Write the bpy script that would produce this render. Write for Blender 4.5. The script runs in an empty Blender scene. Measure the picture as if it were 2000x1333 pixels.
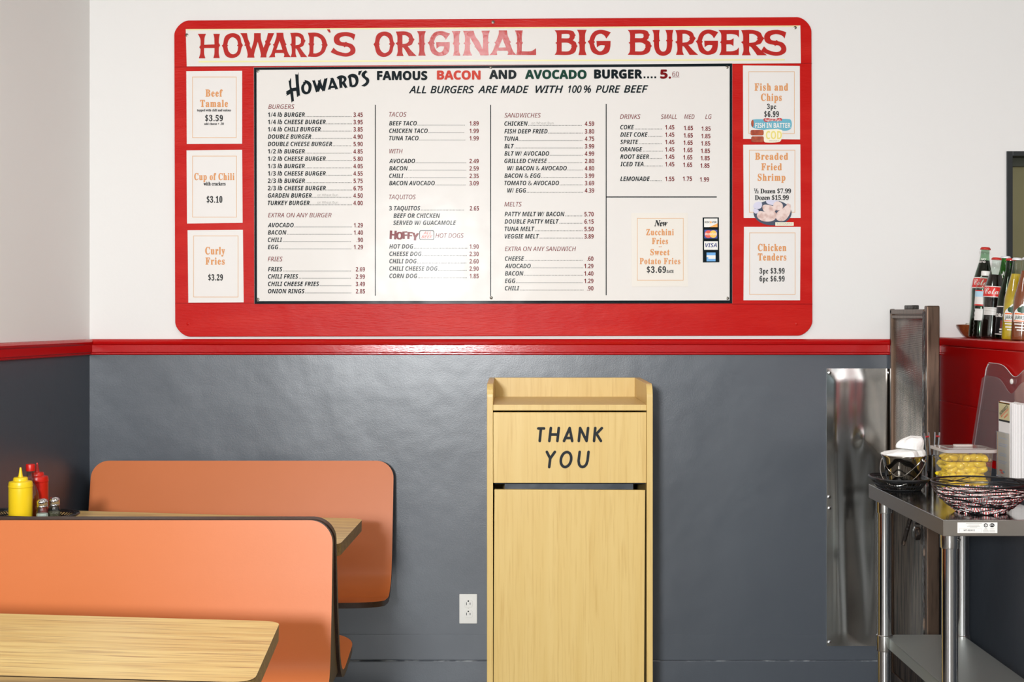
import bpy, bmesh, math, random, os
from mathutils import Vector, Matrix, noise
from mathutils.geometry import tessellate_polygon
PI = math.pi
SC = bpy.context.scene
C = SC.collection
random.seed(7)

# ------------------------------------------------------------------ camera
EYE = 1.46; F = 2700.0; CX = 1002.0; CY = 611.0
cam_d = bpy.data.cameras.new('camera'); cam = bpy.data.objects.new('camera', cam_d); C.objects.link(cam)
cam_d.sensor_width = 36.0; cam_d.lens = F / 2000 * 36
cam_d.shift_x = -(CX - 1000) / 2000; cam_d.shift_y = -(666.5 - CY) / 2000
cam_d.clip_start = 0.05
cam.location = (0, 0, EYE); cam.rotation_euler = (PI / 2, 0, 0)
SC.camera = cam
# ------------------------------------------------------------------ world, lights, exposure
w = bpy.data.worlds.new('world'); SC.world = w; w.use_nodes = True
bg = w.node_tree.nodes['Background']; bg.inputs[0].default_value = (0.75, 0.85, 1.0, 1); bg.inputs[1].default_value = 2.2

def area_light(name, loc, target, size, power, col=(1, 1, 1), shape='DISK', size_y=None):
    d = bpy.data.lights.new(name, 'AREA'); d.shape = shape; d.size = size
    if size_y: d.size_y = size_y
    d.energy = power; d.color = col
    o = bpy.data.objects.new(name, d); C.objects.link(o); o.location = loc
    o.rotation_euler = (Vector(target) - Vector(loc)).to_track_quat('-Z', 'Y').to_euler()
    return o
area_light('flash_lamp', (-0.72, -2.4, 1.90), (-0.05, 5.28, 1.20), 0.42, 420, (0.965, 0.985, 1))
area_light('ceiling_and_fill_lamp', (-0.19, 3.3, 2.86), (-0.19, 3.3, 0), 0.4, 17, (0.98, 0.99, 1), 'RECTANGLE', 0.4)
area_light('ceiling_and_fill_lamp', (0.2, -0.6, 2.86), (0.2, -0.6, 0), 1.2, 26, (0.98, 0.99, 1), 'RECTANGLE', 1.2)  # unseen lamp added for ambient fill
area_light('ceiling_and_fill_lamp', (2.6, 1.6, 2.86), (2.6, 1.6, 0), 1.2, 22, (0.98, 0.99, 1), 'RECTANGLE', 0.3)  # another added fill lamp, out of view on the counter side
SC.view_settings.view_transform = 'Standard'; SC.view_settings.look = 'None'
SC.view_settings.gamma = 1.0; SC.view_settings.use_curve_mapping = False
SC.view_settings.exposure = -0.25
SC.cycles.max_bounces = 10; SC.cycles.transparent_max_bounces = 24
SC.cycles.sample_clamp_indirect = 4.0

# ------------------------------------------------------------------ helpers
def P(px, py, Y): return Vector(((px - CX) * Y / F, Y, EYE - (py - CY) * Y / F))
def lin(c):
    r = []
    for v in c:
        v /= 255.0
        r.append(v / 12.92 if v <= 0.04045 else ((v + 0.055) / 1.055) ** 2.4)
    return (r[0], r[1], r[2], 1)

class NT:
    def __init__(s, name):
        s.m = bpy.data.materials.new(name); s.m.use_nodes = True
        s.t = s.m.node_tree; s.b = s.t.nodes['Principled BSDF']; s.out = s.t.nodes['Material Output']
    def n(s, typ, **kw):
        nd = s.t.nodes.new(typ)
        for k, v in kw.items():
            if hasattr(nd, k): setattr(nd, k, v)
            else: nd.inputs[k.replace('_', ' ')].default_value = v
        return nd
    def l(s, a, b): s.t.links.new(a, b)

def mat(name, col, rough=0.5, metal=0.0, spec=0.5, bump=None, coat=0.0, bump2=None, var=None, aniso=0.0):
    q = NT(name); b = q.b
    b.inputs['Base Color'].default_value = lin(col); b.inputs['Roughness'].default_value = rough
    b.inputs['Metallic'].default_value = metal; b.inputs['Specular IOR Level'].default_value = spec
    b.inputs['Coat Weight'].default_value = coat; b.inputs['Coat Roughness'].default_value = 0.1
    tc = None
    if bump or bump2 or var: tc = q.n('ShaderNodeTexCoord')
    prev = None
    for bp in (bump, bump2):
        if not bp: continue
        sc, strength, dist = bp[:3]
        mp = q.n('ShaderNodeMapping'); q.l(tc.outputs['Object'], mp.inputs[0])
        if len(bp) > 3: mp.inputs['Scale'].default_value = bp[3]
        nz = q.n('ShaderNodeTexNoise'); nz.inputs['Scale'].default_value = sc; nz.inputs['Detail'].default_value = 3
        q.l(mp.outputs[0], nz.inputs['Vector'])
        bn = q.n('ShaderNodeBump'); bn.inputs['Strength'].default_value = strength; bn.inputs['Distance'].default_value = dist
        q.l(nz.outputs['Fac'], bn.inputs['Height'])
        if prev: q.l(prev.outputs[0], bn.inputs['Normal'])
        prev = bn
    if prev: q.l(prev.outputs[0], b.inputs['Normal'])
    if var:   # (second colour, scale, (stretch), low, high)
        mp = q.n('ShaderNodeMapping'); q.l(tc.outputs['Object'], mp.inputs[0]); mp.inputs['Scale'].default_value = var[2]
        nz = q.n('ShaderNodeTexNoise'); nz.inputs['Scale'].default_value = var[1]; nz.inputs['Detail'].default_value = 5
        q.l(mp.outputs[0], nz.inputs['Vector'])
        mr = q.n('ShaderNodeMapRange'); mr.inputs[1].default_value = var[3]; mr.inputs[2].default_value = var[4]
        q.l(nz.outputs['Fac'], mr.inputs[0])
        mx = q.n('ShaderNodeMix', data_type='RGBA'); mx.inputs['A'].default_value = lin(col); mx.inputs['B'].default_value = lin(var[0])
        q.l(mr.outputs[0], mx.inputs['Factor']); q.l(mx.outputs['Result'], b.inputs['Base Color'])
    return q.m

def wood(name, c1, c2, c3, axis, scale, stretch, rough=0.35, spec=0.5):
    """laminate: two noises stretched along an axis"""
    q = NT(name); b = q.b; b.inputs['Roughness'].default_value = rough; b.inputs['Specular IOR Level'].default_value = spec
    tc = q.n('ShaderNodeTexCoord')
    s = [scale] * 3; s[axis] = scale / stretch
    mp = q.n('ShaderNodeMapping'); mp.inputs['Scale'].default_value = s; q.l(tc.outputs['Object'], mp.inputs[0])
    n1 = q.n('ShaderNodeTexNoise'); n1.inputs['Scale'].default_value = 1; n1.inputs['Detail'].default_value = 4; q.l(mp.outputs[0], n1.inputs['Vector'])
    s2 = [scale * 4] * 3; s2[axis] = scale / stretch * 3
    mp2 = q.n('ShaderNodeMapping'); mp2.inputs['Scale'].default_value = s2; q.l(tc.outputs['Object'], mp2.inputs[0])
    n2 = q.n('ShaderNodeTexNoise'); n2.inputs['Scale'].default_value = 1; n2.inputs['Detail'].default_value = 2; q.l(mp2.outputs[0], n2.inputs['Vector'])
    r1 = q.n('ShaderNodeMapRange'); r1.inputs[1].default_value = 0.35; r1.inputs[2].default_value = 0.65; q.l(n1.outputs['Fac'], r1.inputs[0])
    r2 = q.n('ShaderNodeMapRange'); r2.inputs[1].default_value = 0.52; r2.inputs[2].default_value = 0.78; q.l(n2.outputs['Fac'], r2.inputs[0])
    m1 = q.n('ShaderNodeMix', data_type='RGBA'); m1.inputs['A'].default_value = lin(c1); m1.inputs['B'].default_value = lin(c2); q.l(r1.outputs[0], m1.inputs['Factor'])
    m2 = q.n('ShaderNodeMix', data_type='RGBA'); m2.inputs['B'].default_value = lin(c3); q.l(m1.outputs['Result'], m2.inputs['A']); q.l(r2.outputs[0], m2.inputs['Factor'])
    q.l(m2.outputs['Result'], b.inputs['Base Color'])
    return q.m

def glass(name, tint=(255, 255, 255), veil=0.0, rough=0.02, ior=1.45):
    """thin clear wall: transparent with a fresnel reflection, optionally a little haze"""
    q = NT(name); q.t.nodes.remove(q.b)
    tr = q.n('ShaderNodeBsdfTransparent'); tr.inputs[0].default_value = lin(tint)
    gl = q.n('ShaderNodeBsdfGlossy'); gl.inputs['Roughness'].default_value = rough
    fr = q.n('ShaderNodeFresnel'); ge = q.n('ShaderNodeNewGeometry'); mr = q.n('ShaderNodeMapRange')
    mr.inputs[3].default_value = ior; mr.inputs[4].default_value = 1 / ior; q.l(ge.outputs['Backfacing'], mr.inputs[0]); q.l(mr.outputs[0], fr.inputs['IOR'])
    mx = q.n('ShaderNodeMixShader'); q.l(fr.outputs[0], mx.inputs[0]); q.l(gl.outputs[0], mx.inputs[2])
    if veil:
        df = q.n('ShaderNodeBsdfDiffuse'); df.inputs[0].default_value = (0.85, 0.85, 0.85, 1)
        m2 = q.n('ShaderNodeMixShader'); m2.inputs[0].default_value = veil
        q.l(tr.outputs[0], m2.inputs[1]); q.l(df.outputs[0], m2.inputs[2]); q.l(m2.outputs[0], mx.inputs[1])
    else: q.l(tr.outputs[0], mx.inputs[1])
    q.l(mx.outputs[0], q.out.inputs[0])
    return q.m

def chain(o):
    m = Matrix()
    while o: m = o.matrix_basis @ m; o = o.parent
    return m

def link_mesh(name, me, mats, parent=None, world=True, smooth=False):
    for m in (mats if isinstance(mats, (list, tuple)) else [mats]): me.materials.append(m)
    o = bpy.data.objects.new(name, me); C.objects.link(o)
    if parent:
        if world: me.transform(chain(parent).inverted())
        o.parent = parent
    if smooth:
        for p in me.polygons: p.use_smooth = True
        try: me.set_sharp_from_angle(angle=math.radians(40))
        except Exception: pass
    return o

class MB:
    """collects shapes, then links them as ONE mesh object"""
    def __init__(s): s.bm = bmesh.new()
    def add(s, bm2, mi=0, M=None):
        if M is not None: bm2.transform(M)
        for f in bm2.faces: f.material_index = mi if mi is not None else f.material_index
        me = bpy.data.meshes.new('tmp'); bm2.to_mesh(me); bm2.free()
        s.bm.from_mesh(me); bpy.data.meshes.remove(me); return s
    def box(s, x0, x1, y0, y1, z0, z1, bev=0.0, mi=0, M=None, seg=2):
        b = bmesh.new(); bmesh.ops.create_cube(b, size=1)
        for v in b.verts: v.co = Vector(((x0 + x1) / 2 + v.co.x * (x1 - x0), (y0 + y1) / 2 + v.co.y * (y1 - y0), (z0 + z1) / 2 + v.co.z * (z1 - z0)))
        if bev: bmesh.ops.bevel(b, geom=b.edges[:], offset=bev, segments=seg, affect='EDGES', profile=0.5)
        return s.add(b, mi, M)
    def lathe(s, prof, seg=32, mi=0, M=None, caps=True, mis=None):
        b = bmesh.new(); rings = []
        for r, z in prof:
            rings.append([b.verts.new((r * math.cos(2 * PI * k / seg), r * math.sin(2 * PI * k / seg), z)) for k in range(seg)])
        for i in range(len(rings) - 1):
            for k in range(seg):
                f = b.faces.new((rings[i][k], rings[i][(k + 1) % seg], rings[i + 1][(k + 1) % seg], rings[i + 1][k]))
                f.material_index = mis[i] if mis else mi
        if caps:
            f = b.faces.new(rings[0][::-1]); f.material_index = mis[0] if mis else mi
            f = b.faces.new(rings[-1]); f.material_index = mis[-1] if mis else mi
        return s.add(b, None if mis else mi, M)
    def tube(s, pts, r, seg=8, mi=0, closed=False, M=None):
        pts = [Vector(p) for p in pts]; n = len(pts); b = bmesh.new(); rings = []
        prev = None
        for i, p in enumerate(pts):
            if closed: t = pts[(i + 1) % n] - pts[i - 1]
            else: t = pts[min(i + 1, n - 1)] - pts[max(i - 1, 0)]
            t.normalize()
            if prev is None:
                a = Vector((0, 0, 1)) if abs(t.z) < 0.9 else Vector((1, 0, 0)); u = t.cross(a).normalized()
            else: u = (prev - t * prev.dot(t)).normalized()
            prev = u; v = t.cross(u); rr = r[i] if isinstance(r, (list, tuple)) else r
            rings.append([b.verts.new(p + u * rr * math.cos(2 * PI * k / seg) + v * rr * math.sin(2 * PI * k / seg)) for k in range(seg)])
        m = n if closed else n - 1
        for i in range(m):
            A, B = rings[i], rings[(i + 1) % n]
            for k in range(seg): b.faces.new((A[k], A[(k + 1) % seg], B[(k + 1) % seg], B[k]))
        if not closed: b.faces.new(rings[0][::-1]); b.faces.new(rings[-1])
        return s.add(b, mi, M)
    def prism(s, poly, a0, a1, axis='Y', mi=0, bev=0.0, M=None, mi_side=None):
        """poly: 2-D outline; axis Y: (x,z); X: (y,z); Z: (x,y)"""
        def v3(p, a): return {'Y': (p[0], a, p[1]), 'X': (a, p[0], p[1]), 'Z': (p[0], p[1], a)}[axis]
        b = bmesh.new()
        A = [b.verts.new(v3(p, a0)) for p in poly]; B = [b.verts.new(v3(p, a1)) for p in poly]
        caps = [b.faces.new(A), b.faces.new(B[::-1])]; n = len(poly)
        sides = [b.faces.new((A[i], B[i], B[(i + 1) % n], A[(i + 1) % n])) for i in range(n)]
        for f in caps: f.material_index = mi
        for f in sides: f.material_index = mi if mi_side is None else mi_side
        bmesh.ops.recalc_face_normals(b, faces=b.faces[:])
        if bev:
            ed = [e for e in b.edges if any(f in caps for f in e.link_faces)]
            bmesh.ops.bevel(b, geom=ed, offset=bev, segments=2, affect='EDGES', profile=0.5)
        return s.add(b, None, M)
    def build(s, name, mats, parent=None, world=True, smooth=False, recalc=True):
        if recalc: bmesh.ops.recalc_face_normals(s.bm, faces=s.bm.faces[:])
        me = bpy.data.meshes.new(name); s.bm.to_mesh(me); s.bm.free()
        return link_mesh(name, me, mats, parent, world, smooth)

def rrect(x0, x1, z0, z1, r, n=8):
    """rounded rectangle; r one radius or four (bl, br, tr, tl)"""
    r = [r] * 4 if not isinstance(r, (list, tuple)) else r
    pts = []
    for (cx, cz, a0, rr) in ((x0 + r[0], z0 + r[0], PI, r[0]), (x1 - r[1], z0 + r[1], 1.5 * PI, r[1]), (x1 - r[2], z1 - r[2], 0, r[2]), (x0 + r[3], z1 - r[3], 0.5 * PI, r[3])):
        for k in range(n + 1 if rr > 0 else 1):
            a = a0 + (PI / 2 * k / n if rr > 0 else 0)
            pts.append((cx + rr * math.cos(a), cz + rr * math.sin(a)))
    return pts

def thing(name, label, cat, loc=(0, 0, 0), rot=(0, 0, 0), group=None):
    o = bpy.data.objects.new(name, None); o.empty_display_size = 0.05; C.objects.link(o)
    o.location = loc; o.rotation_euler = rot
    return tag(o, label, cat, group)
def tag(o, label, cat, group=None, kind=None):
    if label: o['label'] = label
    if cat: o['category'] = cat
    if group: o['group'] = group
    if kind: o['kind'] = kind
    return o
def struct(o): o['kind'] = 'structure'; return o
def lab(o, label): o['label'] = label; return o
def dup(root, loc, rot=None, label=None):
    r = root.copy(); C.objects.link(r); r.location = loc
    if rot is not None: r.rotation_euler = rot
    if label: r['label'] = label
    for ch in list(root.children):
        c = ch.copy(); C.objects.link(c); c.parent = r
        for g in list(ch.children):
            d = g.copy(); C.objects.link(d); d.parent = c
    return r

# ---- lettering
FDIR = bpy.utils.system_resource('DATAFILES', path='fonts') or ''
def load_font(fn):
    try: return bpy.data.fonts.load(os.path.join(FDIR, fn))
    except Exception: return None
MATHF = load_font('NotoSansMath-Regular.woff2')
STY = {'serif': (0x1D400, 0x1D41A, 0x1D7CE), 'bold': (0x1D5D4, 0x1D5EE, 0x1D7EC), 'boldit': (0x1D63C, 0x1D656, 0x1D7EC),
       'it': (0x1D608, 0x1D622, 0x1D7E2), 'script': (0x1D4D0, 0x1D4EA, 0), 'heavy': (0x1D5D4, 0x1D5EE, 0x1D7EC), 'hand': (0x1D608, 0x1D622, 0x1D7E2), 'sans': (0x1D5A0, 0x1D5BA, 0x1D7E2)}
def styled(t, sty):
    if not MATHF: return t
    U, L, D = STY[sty]; o = ''
    for c in t:
        if 'A' <= c <= 'Z': o += chr(U + ord(c) - 65)
        elif 'a' <= c <= 'z': o += chr(L + ord(c) - 97)
        elif c.isdigit() and D: o += chr(D + int(c))
        else: o += c
    return o
_tc = bpy.data.curves.new('lettering_source', 'FONT'); _tc.resolution_u = 3; _to = bpy.data.objects.new('lettering_source', _tc)
if MATHF: _tc.font = MATHF
_cache = {}; _capH = {}
def glyphs(t, sty, space=1.0):
    """triangles of a line of text, cap height 1, starting at x = 0"""
    key = (t, sty, space)
    if key not in _cache:
        if _to.name not in C.objects: C.objects.link(_to)
        _tc.offset = 0.0; _tc.body = styled(t, sty); _tc.space_character = space
        bpy.context.view_layer.update()
        ev = _to.evaluated_get(bpy.context.evaluated_depsgraph_get()); me = ev.to_mesh()
        if t != 'H' and sty not in _capH:
            ev.to_mesh_clear(); _capH[sty] = 1.0; h = max(v[1] for v in glyphs('H', sty)[0]); _capH[sty] = h; _cache.pop(('H', sty, 1.0))
            return glyphs(t, sty, space)
        k = _capH.get(sty, 1.0)
        vs = [(v.co.x / k, v.co.y / k) for v in me.vertices]; fs = [tuple(p.vertices) for p in me.polygons]
        ev.to_mesh_clear()
        x0 = min((v[0] for v in vs), default=0); vs = [(x - x0, y) for x, y in vs]
        _cache[key] = (vs, fs, max((v[0] for v in vs), default=1))
    return _cache[key]

def curve_loop(spec):
    """'x,y x,ys ...' (s = smooth point) -> sampled closed outline"""
    pts = []
    for tok in spec.split():
        sm = tok.endswith('s'); a, b = tok.rstrip('s').split(','); pts.append((Vector((float(a), float(b))), sm))
    n = len(pts); out = []
    for i in range(n):
        p0, _ = pts[i - 1]; p1, s1 = pts[i]; p2, s2 = pts[(i + 1) % n]; p3, _ = pts[(i + 2) % n]
        if not (s1 or s2): out.append(p1); continue
        L = (p2 - p1).length
        t1 = (p2 - p0).normalized() * L if s1 else (p2 - p1)
        t2 = (p3 - p1).normalized() * L if s2 else (p2 - p1)
        b1 = p1 + t1 / 3; b2 = p2 - t2 / 3
        for k in range(6):
            t = k / 6; u = 1 - t
            out.append(p1 * u ** 3 + b1 * 3 * u * u * t + b2 * 3 * u * t * t + p2 * t ** 3)
    return out

class Ink:
    """flat lettering and graphics in sheet coordinates (y down, like a printed page)"""
    def __init__(s): s.v = []; s.f = []; s.mi = []; s.lay = []; s.n = 0
    def raw(s, vs, fs, mi, lift=True):
        k = len(s.v); s.v += [tuple(p) for p in vs]
        if lift: s.n += 1
        s.lay += [s.n if lift else 0] * len(vs)
        for f in fs: s.f.append(tuple(i + k for i in f)); s.mi.append(mi)
    def text(s, t, x, y, cap, mi, sty='bold', w=None, sx=1.0, shear=0.0, align='l', rot=0.0, space=1.0):
        vs, fs, wid = glyphs(t, sty, space)
        k = (w / wid) if w else cap * sx
        W = wid * k
        ox = {'l': 0, 'c': -W / 2, 'r': -W}[align]
        c, sn = math.cos(rot), math.sin(rot); st = {'heavy': 0.045, 'hand': 0.035, 'serif': 0.028}.get(sty, 0) * cap
        for e in ((-st, 0), (st, 0), (0, -st), (0, st)) if st else ((0, 0),):      # struck several times for a heavier line
            o = []
            for a, b in vs:
                u = ox + a * k + b * cap * shear + e[0]; v = -b * cap + e[1]
                o.append((x + u * c - v * sn, y + u * sn + v * c))
            s.raw(o, fs, mi)
        return x + ox + W
    def poly(s, loops, mi, T=None):
        L = [[Vector((p[0], p[1], 0)) for p in lp] for lp in loops]
        tri = tessellate_polygon(L); flat = [p for lp in L for p in lp]
        s.raw([T(p) if T else (p[0], p[1]) for p in flat], tri, mi)
    def rect(s, x0, y0, x1, y1, mi): s.raw([(x0, y0), (x1, y0), (x1, y1), (x0, y1)], [(0, 1, 2, 3)], mi, False)
    def quad(s, pts, mi): s.raw(pts, [tuple(range(len(pts)))], mi)
    def frame(s, x0, y0, x1, y1, t, mi):
        s.rect(x0, y0, x1, y0 + t, mi); s.rect(x0, y1 - t, x1, y1, mi); s.rect(x0, y0 + t, x0 + t, y1 - t, mi); s.rect(x1 - t, y0 + t, x1, y1 - t, mi)
    def ellipse(s, cx, cy, rx, ry, mi, n=28): s.raw([(cx + rx * math.cos(2 * PI * k / n), cy + ry * math.sin(2 * PI * k / n)) for k in range(n)], [tuple(range(n))], mi)
    def stroke(s, pts, wd, mi):
        for a, b in zip(pts, pts[1:]):
            a = Vector(a); b = Vector(b); d = (b - a); n = Vector((-d.y, d.x)).normalized() * wd / 2; ang = math.atan2(n.y, n.x)
            o = [a + Vector((math.cos(ang + PI * k / 8), math.sin(ang + PI * k / 8))) * wd / 2 for k in range(9)]
            o += [b + Vector((math.cos(ang + PI + PI * k / 8), math.sin(ang + PI + PI * k / 8))) * wd / 2 for k in range(9)]
            s.raw(o, [tuple(range(18))], mi)
    def dots(s, x0, x1, y, mi, pitch=2.85, r=0.62):
        x = x0
        while x < x1: s.rect(x - r, y - 2 * r, x + r, y, mi); x += pitch
    def build(s, name, mats, fn, parent=None, world=True):
        me = bpy.data.meshes.new(name); st = min(4e-5, 4e-4 / max(1, s.n))      # paint layers lie one over another
        if getattr(fn, 'bends', False):      # cut into narrow strips so the sheet follows the round bottle
            me.from_pydata([(u, v, l * st) for (u, v), l in zip(s.v, s.lay)], [], s.f); me.polygons.foreach_set('material_index', s.mi)
            bm = bmesh.new(); bm.from_mesh(me)
            us = [u for u, v in s.v]; x = math.floor(min(us) / 0.003) * 0.003
            while x < max(us):
                bmesh.ops.bisect_plane(bm, geom=bm.verts[:] + bm.edges[:] + bm.faces[:], plane_co=(x, 0, 0), plane_no=(1, 0, 0)); x += 0.003
            vs_ = [v for u, v in s.v]; y = math.floor(min(vs_) / 0.008) * 0.008
            while y < max(vs_):
                bmesh.ops.bisect_plane(bm, geom=bm.verts[:] + bm.edges[:] + bm.faces[:], plane_co=(0, y, 0), plane_no=(0, 1, 0)); y += 0.008
            for v in bm.verts: v.co = fn(v.co.x, v.co.y, v.co.z)
            bm.to_mesh(me); bm.free()
        else:
            lf = getattr(fn, 'lift', False)
            me.from_pydata([fn(u, v, l * st) if lf else fn(u, v) for (u, v), l in zip(s.v, s.lay)], [], s.f); me.polygons.foreach_set('material_index', s.mi)
        me.update()
        return link_mesh(name, me, mats, parent, world)
def on_wall(Y):
    f = lambda u, v, l=0.0: P(u, v, Y - l)
    f.lift = True; return f

# ------------------------------------------------------------------ materials
YW = 5.286
m_white = mat('white_wall_paint', (227, 225, 222), 0.62, spec=0.3, bump=(90, 0.06, 0.004), bump2=(2.2, 0.15, 0.02))
m_grey = mat('grey_gloss_paint', (66, 72, 80), 0.34, spec=0.8, bump=(260, 0.08, 0.003), bump2=(3.0, 0.24, 0.02))
m_rail = mat('red_gloss_paint', (178, 8, 10), 0.15, spec=0.5, bump=(40, 0.08, 0.003, (1, 6, 12)))
m_signred = mat('sign_red_paint', (186, 18, 12), 0.36, spec=0.12, bump=(30, 0.2, 0.004, (1, 6, 6)), bump2=(4, 0.2, 0.02), var=((194, 34, 25), 3, (1, 6, 5), 0.45, 0.75))
m_panel = mat('sign_white_enamel', (226, 222, 217), 0.2, spec=0.055, bump=(3, 0.22, 0.02))
m_black = mat('sign_black', (22, 31, 35), 0.2, spec=0.055, bump=(3, 0.22, 0.02))
m_inkred = mat('sign_dark_red', (118, 20, 24), 0.2, spec=0.055, bump=(3, 0.22, 0.02))
m_head = mat('header_red', (178, 26, 20), 0.17, spec=0.45, bump=(60, 0.15, 0.003))
m_bacon = mat('bacon_red', (200, 70, 56), 0.2, spec=0.055)
m_green = mat('avocado_green', (26, 64, 52), 0.2, spec=0.055)
m_yel = mat('pinstripe_yellow', (232, 226, 160), 0.3)
m_faint = mat('faint_grey_ink', (150, 146, 140), 0.5)
m_paper = mat('poster_paper', (226, 222, 218), 0.5, spec=0.3)
m_orink = mat('orange_ink', (214, 146, 86), 0.5, spec=0.3)
m_tanink = mat('tan_border_ink', (220, 178, 136), 0.5, spec=0.3)
m_kink = mat('black_ink', (18, 18, 18), 0.5, spec=0.3)
m_chrome = mat('chrome', (205, 205, 205), 0.12, 1.0)
m_steel = mat('brushed_steel', (176, 164, 152), 0.3, 1.0, bump=(60, 0.05, 0.002, (1, 30, 30)))
m_satin = mat('satin_steel', (206, 205, 202), 0.2, 1.0)
m_galv = mat('galvanised_shelf', (168, 174, 170), 0.42, 0.75, bump=(40, 0.05, 0.003))
m_steeltop = mat('polished_steel_top', (150, 148, 145), 0.14, 1.0, bump=(8, 0.04, 0.004))
m_plate = mat('wall_plate_steel', (172, 172, 168), 0.13, 1.0)
m_screw = mat('screw_metal', (120, 116, 108), 0.35, 1.0)
m_orange = mat('orange_laminate', (190, 104, 50), 0.38, spec=0.28, bump=(200, 0.04, 0.002), var=((195, 108, 57), 2, (1, 1, 1), 0.3, 0.7))
m_edge = mat('dark_plywood_edge', (58, 40, 30), 0.4, spec=0.4, var=((96, 70, 50), 60, (1, 30, 30), 0.5, 0.8))
m_table = wood('table_laminate', (230, 200, 128), (212, 174, 102), (164, 118, 66), 0, 38, 26, 0.3)
m_tedge = wood('table_edge_laminate', (150, 120, 70), (120, 94, 54), (90, 68, 40), 0, 40, 20, 0.4)
m_maple = wood('maple_laminate', (214, 184, 117), (209, 177, 108), (200, 165, 97), 2, 34, 18, 0.36, 0.35)
m_dark = mat('dark_interior', (20, 20, 22), 0.6)
m_bag = mat('grey_bin_liner', (62, 68, 76), 0.4, bump=(6, 0.4, 0.02))
m_blackplastic = mat('black_plastic', (16, 18, 20), 0.35, spec=0.5)
m_whiteplastic = mat('white_plastic', (232, 230, 224), 0.35)
m_mustard = mat('mustard_yellow', (240, 205, 30), 0.32)
m_ketchup = mat('ketchup_red', (196, 26, 12), 0.3)
m_glass = glass('clear_glass', (240, 246, 242))
m_greenglass = glass('green_glass', (90, 170, 60))
m_paleglass = glass('pale_green_glass', (200, 224, 205))
m_acrylic = glass('acrylic_sheet', (246, 246, 248), 0.05)
m_acrylic2 = glass('reflection_veil_acrylic', (250, 240, 242), 0.09)  # pale veil stands in for white light reflected on the front sheet
m_poly = glass('clear_polycarbonate', (250, 244, 228), 0.07)
m_lid = glass('hazy_polycarbonate_lid', (244, 226, 196), 0.42, rough=0.1)
m_brine = glass('pale_brine', (252, 244, 190))
m_floor = mat('floor_tile', (112, 106, 100), 0.4)
m_ceil = mat('ceiling_white', (225, 223, 218), 0.8)
m_redwall = mat('red_counter_paint', (188, 8, 8), 0.25, spec=0.5, bump=(60, 0.08, 0.003))
m_brownmetal = mat('brown_worn_metal', (98, 80, 67), 0.34, 0.85, bump=(20, 0.1, 0.003, (6, 6, 0.6)), var=((60, 48, 40), 9, (8, 8, 0.7), 0.5, 0.75))
m_rib = mat('ribbed_mirror_steel', (112, 100, 90), 0.26, 1.0, var=((72, 62, 54), 7, (4, 4, 0.8), 0.45, 0.65))
m_gasket = mat('black_worn_gasket', (34, 28, 24), 0.45, bump=(60, 0.6, 0.01), var=((120, 100, 84), 40, (1, 1, 0.5), 0.58, 0.68))

m_fmetal = mat('grey_window_metal', (120, 122, 124), 0.4, 0.6)
m_perf = mat('perforated_brown_sheet', (96, 82, 70), 0.5, 0.8, bump=(420, 0.3, 0.002), var=((36, 30, 26), 8, (7, 7, 0.7), 0.42, 0.62))
m_jar = glass('thick_jar_glass', (216, 226, 222), 0, 0.03, 1.75)
# ------------------------------------------------------------------ setting
ZR0, ZR1 = EYE - (693.5 - CY) * YW / F, EYE - (662.5 - CY) * YW / F      # chair rail
XL, AL = -1.619, 0.16                                                   # left corner and the left wall's splay
CEIL = 2.9; YF = -3.0; XR = 4.2
def grid_wall(name, corners, zs, mats):
    """vertical wall between two floor points, split at heights zs (one material per band)"""
    (xa, ya), (xb, yb) = corners
    bm = bmesh.new()
    rows = [[bm.verts.new((xa + (xb - xa) * t, ya + (yb - ya) * t, z)) for t in (0, 1)] for z in zs]
    for i in range(len(zs) - 1):
        f = bm.faces.new((rows[i][0], rows[i][1], rows[i + 1][1], rows[i + 1][0])); f.material_index = i
    d = Vector((yb - ya, -(xb - xa), 0)).normalized() * -0.12
    r = bmesh.ops.extrude_face_region(bm, geom=bm.faces[:])
    for v in [g for g in r['geom'] if isinstance(g, bmesh.types.BMVert)]: v.co += d
    bmesh.ops.recalc_face_normals(bm, faces=bm.faces[:])
    me = bpy.data.meshes.new(name); bm.to_mesh(me); bm.free()
    return struct(link_mesh(name, me, mats))
# back wall with the pass-through opening at its right
OX0, OX1, OZ0, OZ1 = 1.889, 2.75, 1.40, 2.077
b = MB()
xe = XR
b.box(XL - 0.3, OX0, YW, YW + 0.12, ZR0 + 0.01, CEIL, mi=0); b.box(OX1, xe, YW, YW + 0.12, ZR0 + 0.01, CEIL, mi=0)
b.box(OX0, OX1, YW, YW + 0.12, OZ1, CEIL, mi=0); b.box(OX0, OX1, YW, YW + 0.12, ZR0 + 0.01, OZ0, mi=0)
b.box(XL - 0.3, xe, YW, YW + 0.12, 0, ZR0 + 0.01, mi=1)
struct(b.build('wall_back', [m_white, m_grey]))
YE = YF
xl_end = XL - AL * (YW - YE)
grid_wall('wall_left', ((xl_end, YE), (XL, YW)), (0, ZR0 + 0.01, CEIL), [m_grey, m_white])
grid_wall('wall_right', ((XR, YW), (XR, YE)), (0, CEIL), [m_white])
b = MB()   # front wall behind the photographer: windows and glass door added for bright reflections
def fpanel(x0, x1, z0, z1):
    if z0 < ZR1 < z1: b.box(x0, x1, YF - 0.12, YF, z0, ZR1, mi=1); b.box(x0, x1, YF - 0.12, YF, ZR1, z1, mi=0)
    else: b.box(x0, x1, YF - 0.12, YF, z0, z1, mi=1 if z1 <= ZR1 else 0)
for x0, x1 in ((xl_end, -1.6), (-0.4, 0.9), (2.0, 2.9), (3.75, XR)): fpanel(x0, x1, 0, CEIL)
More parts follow.
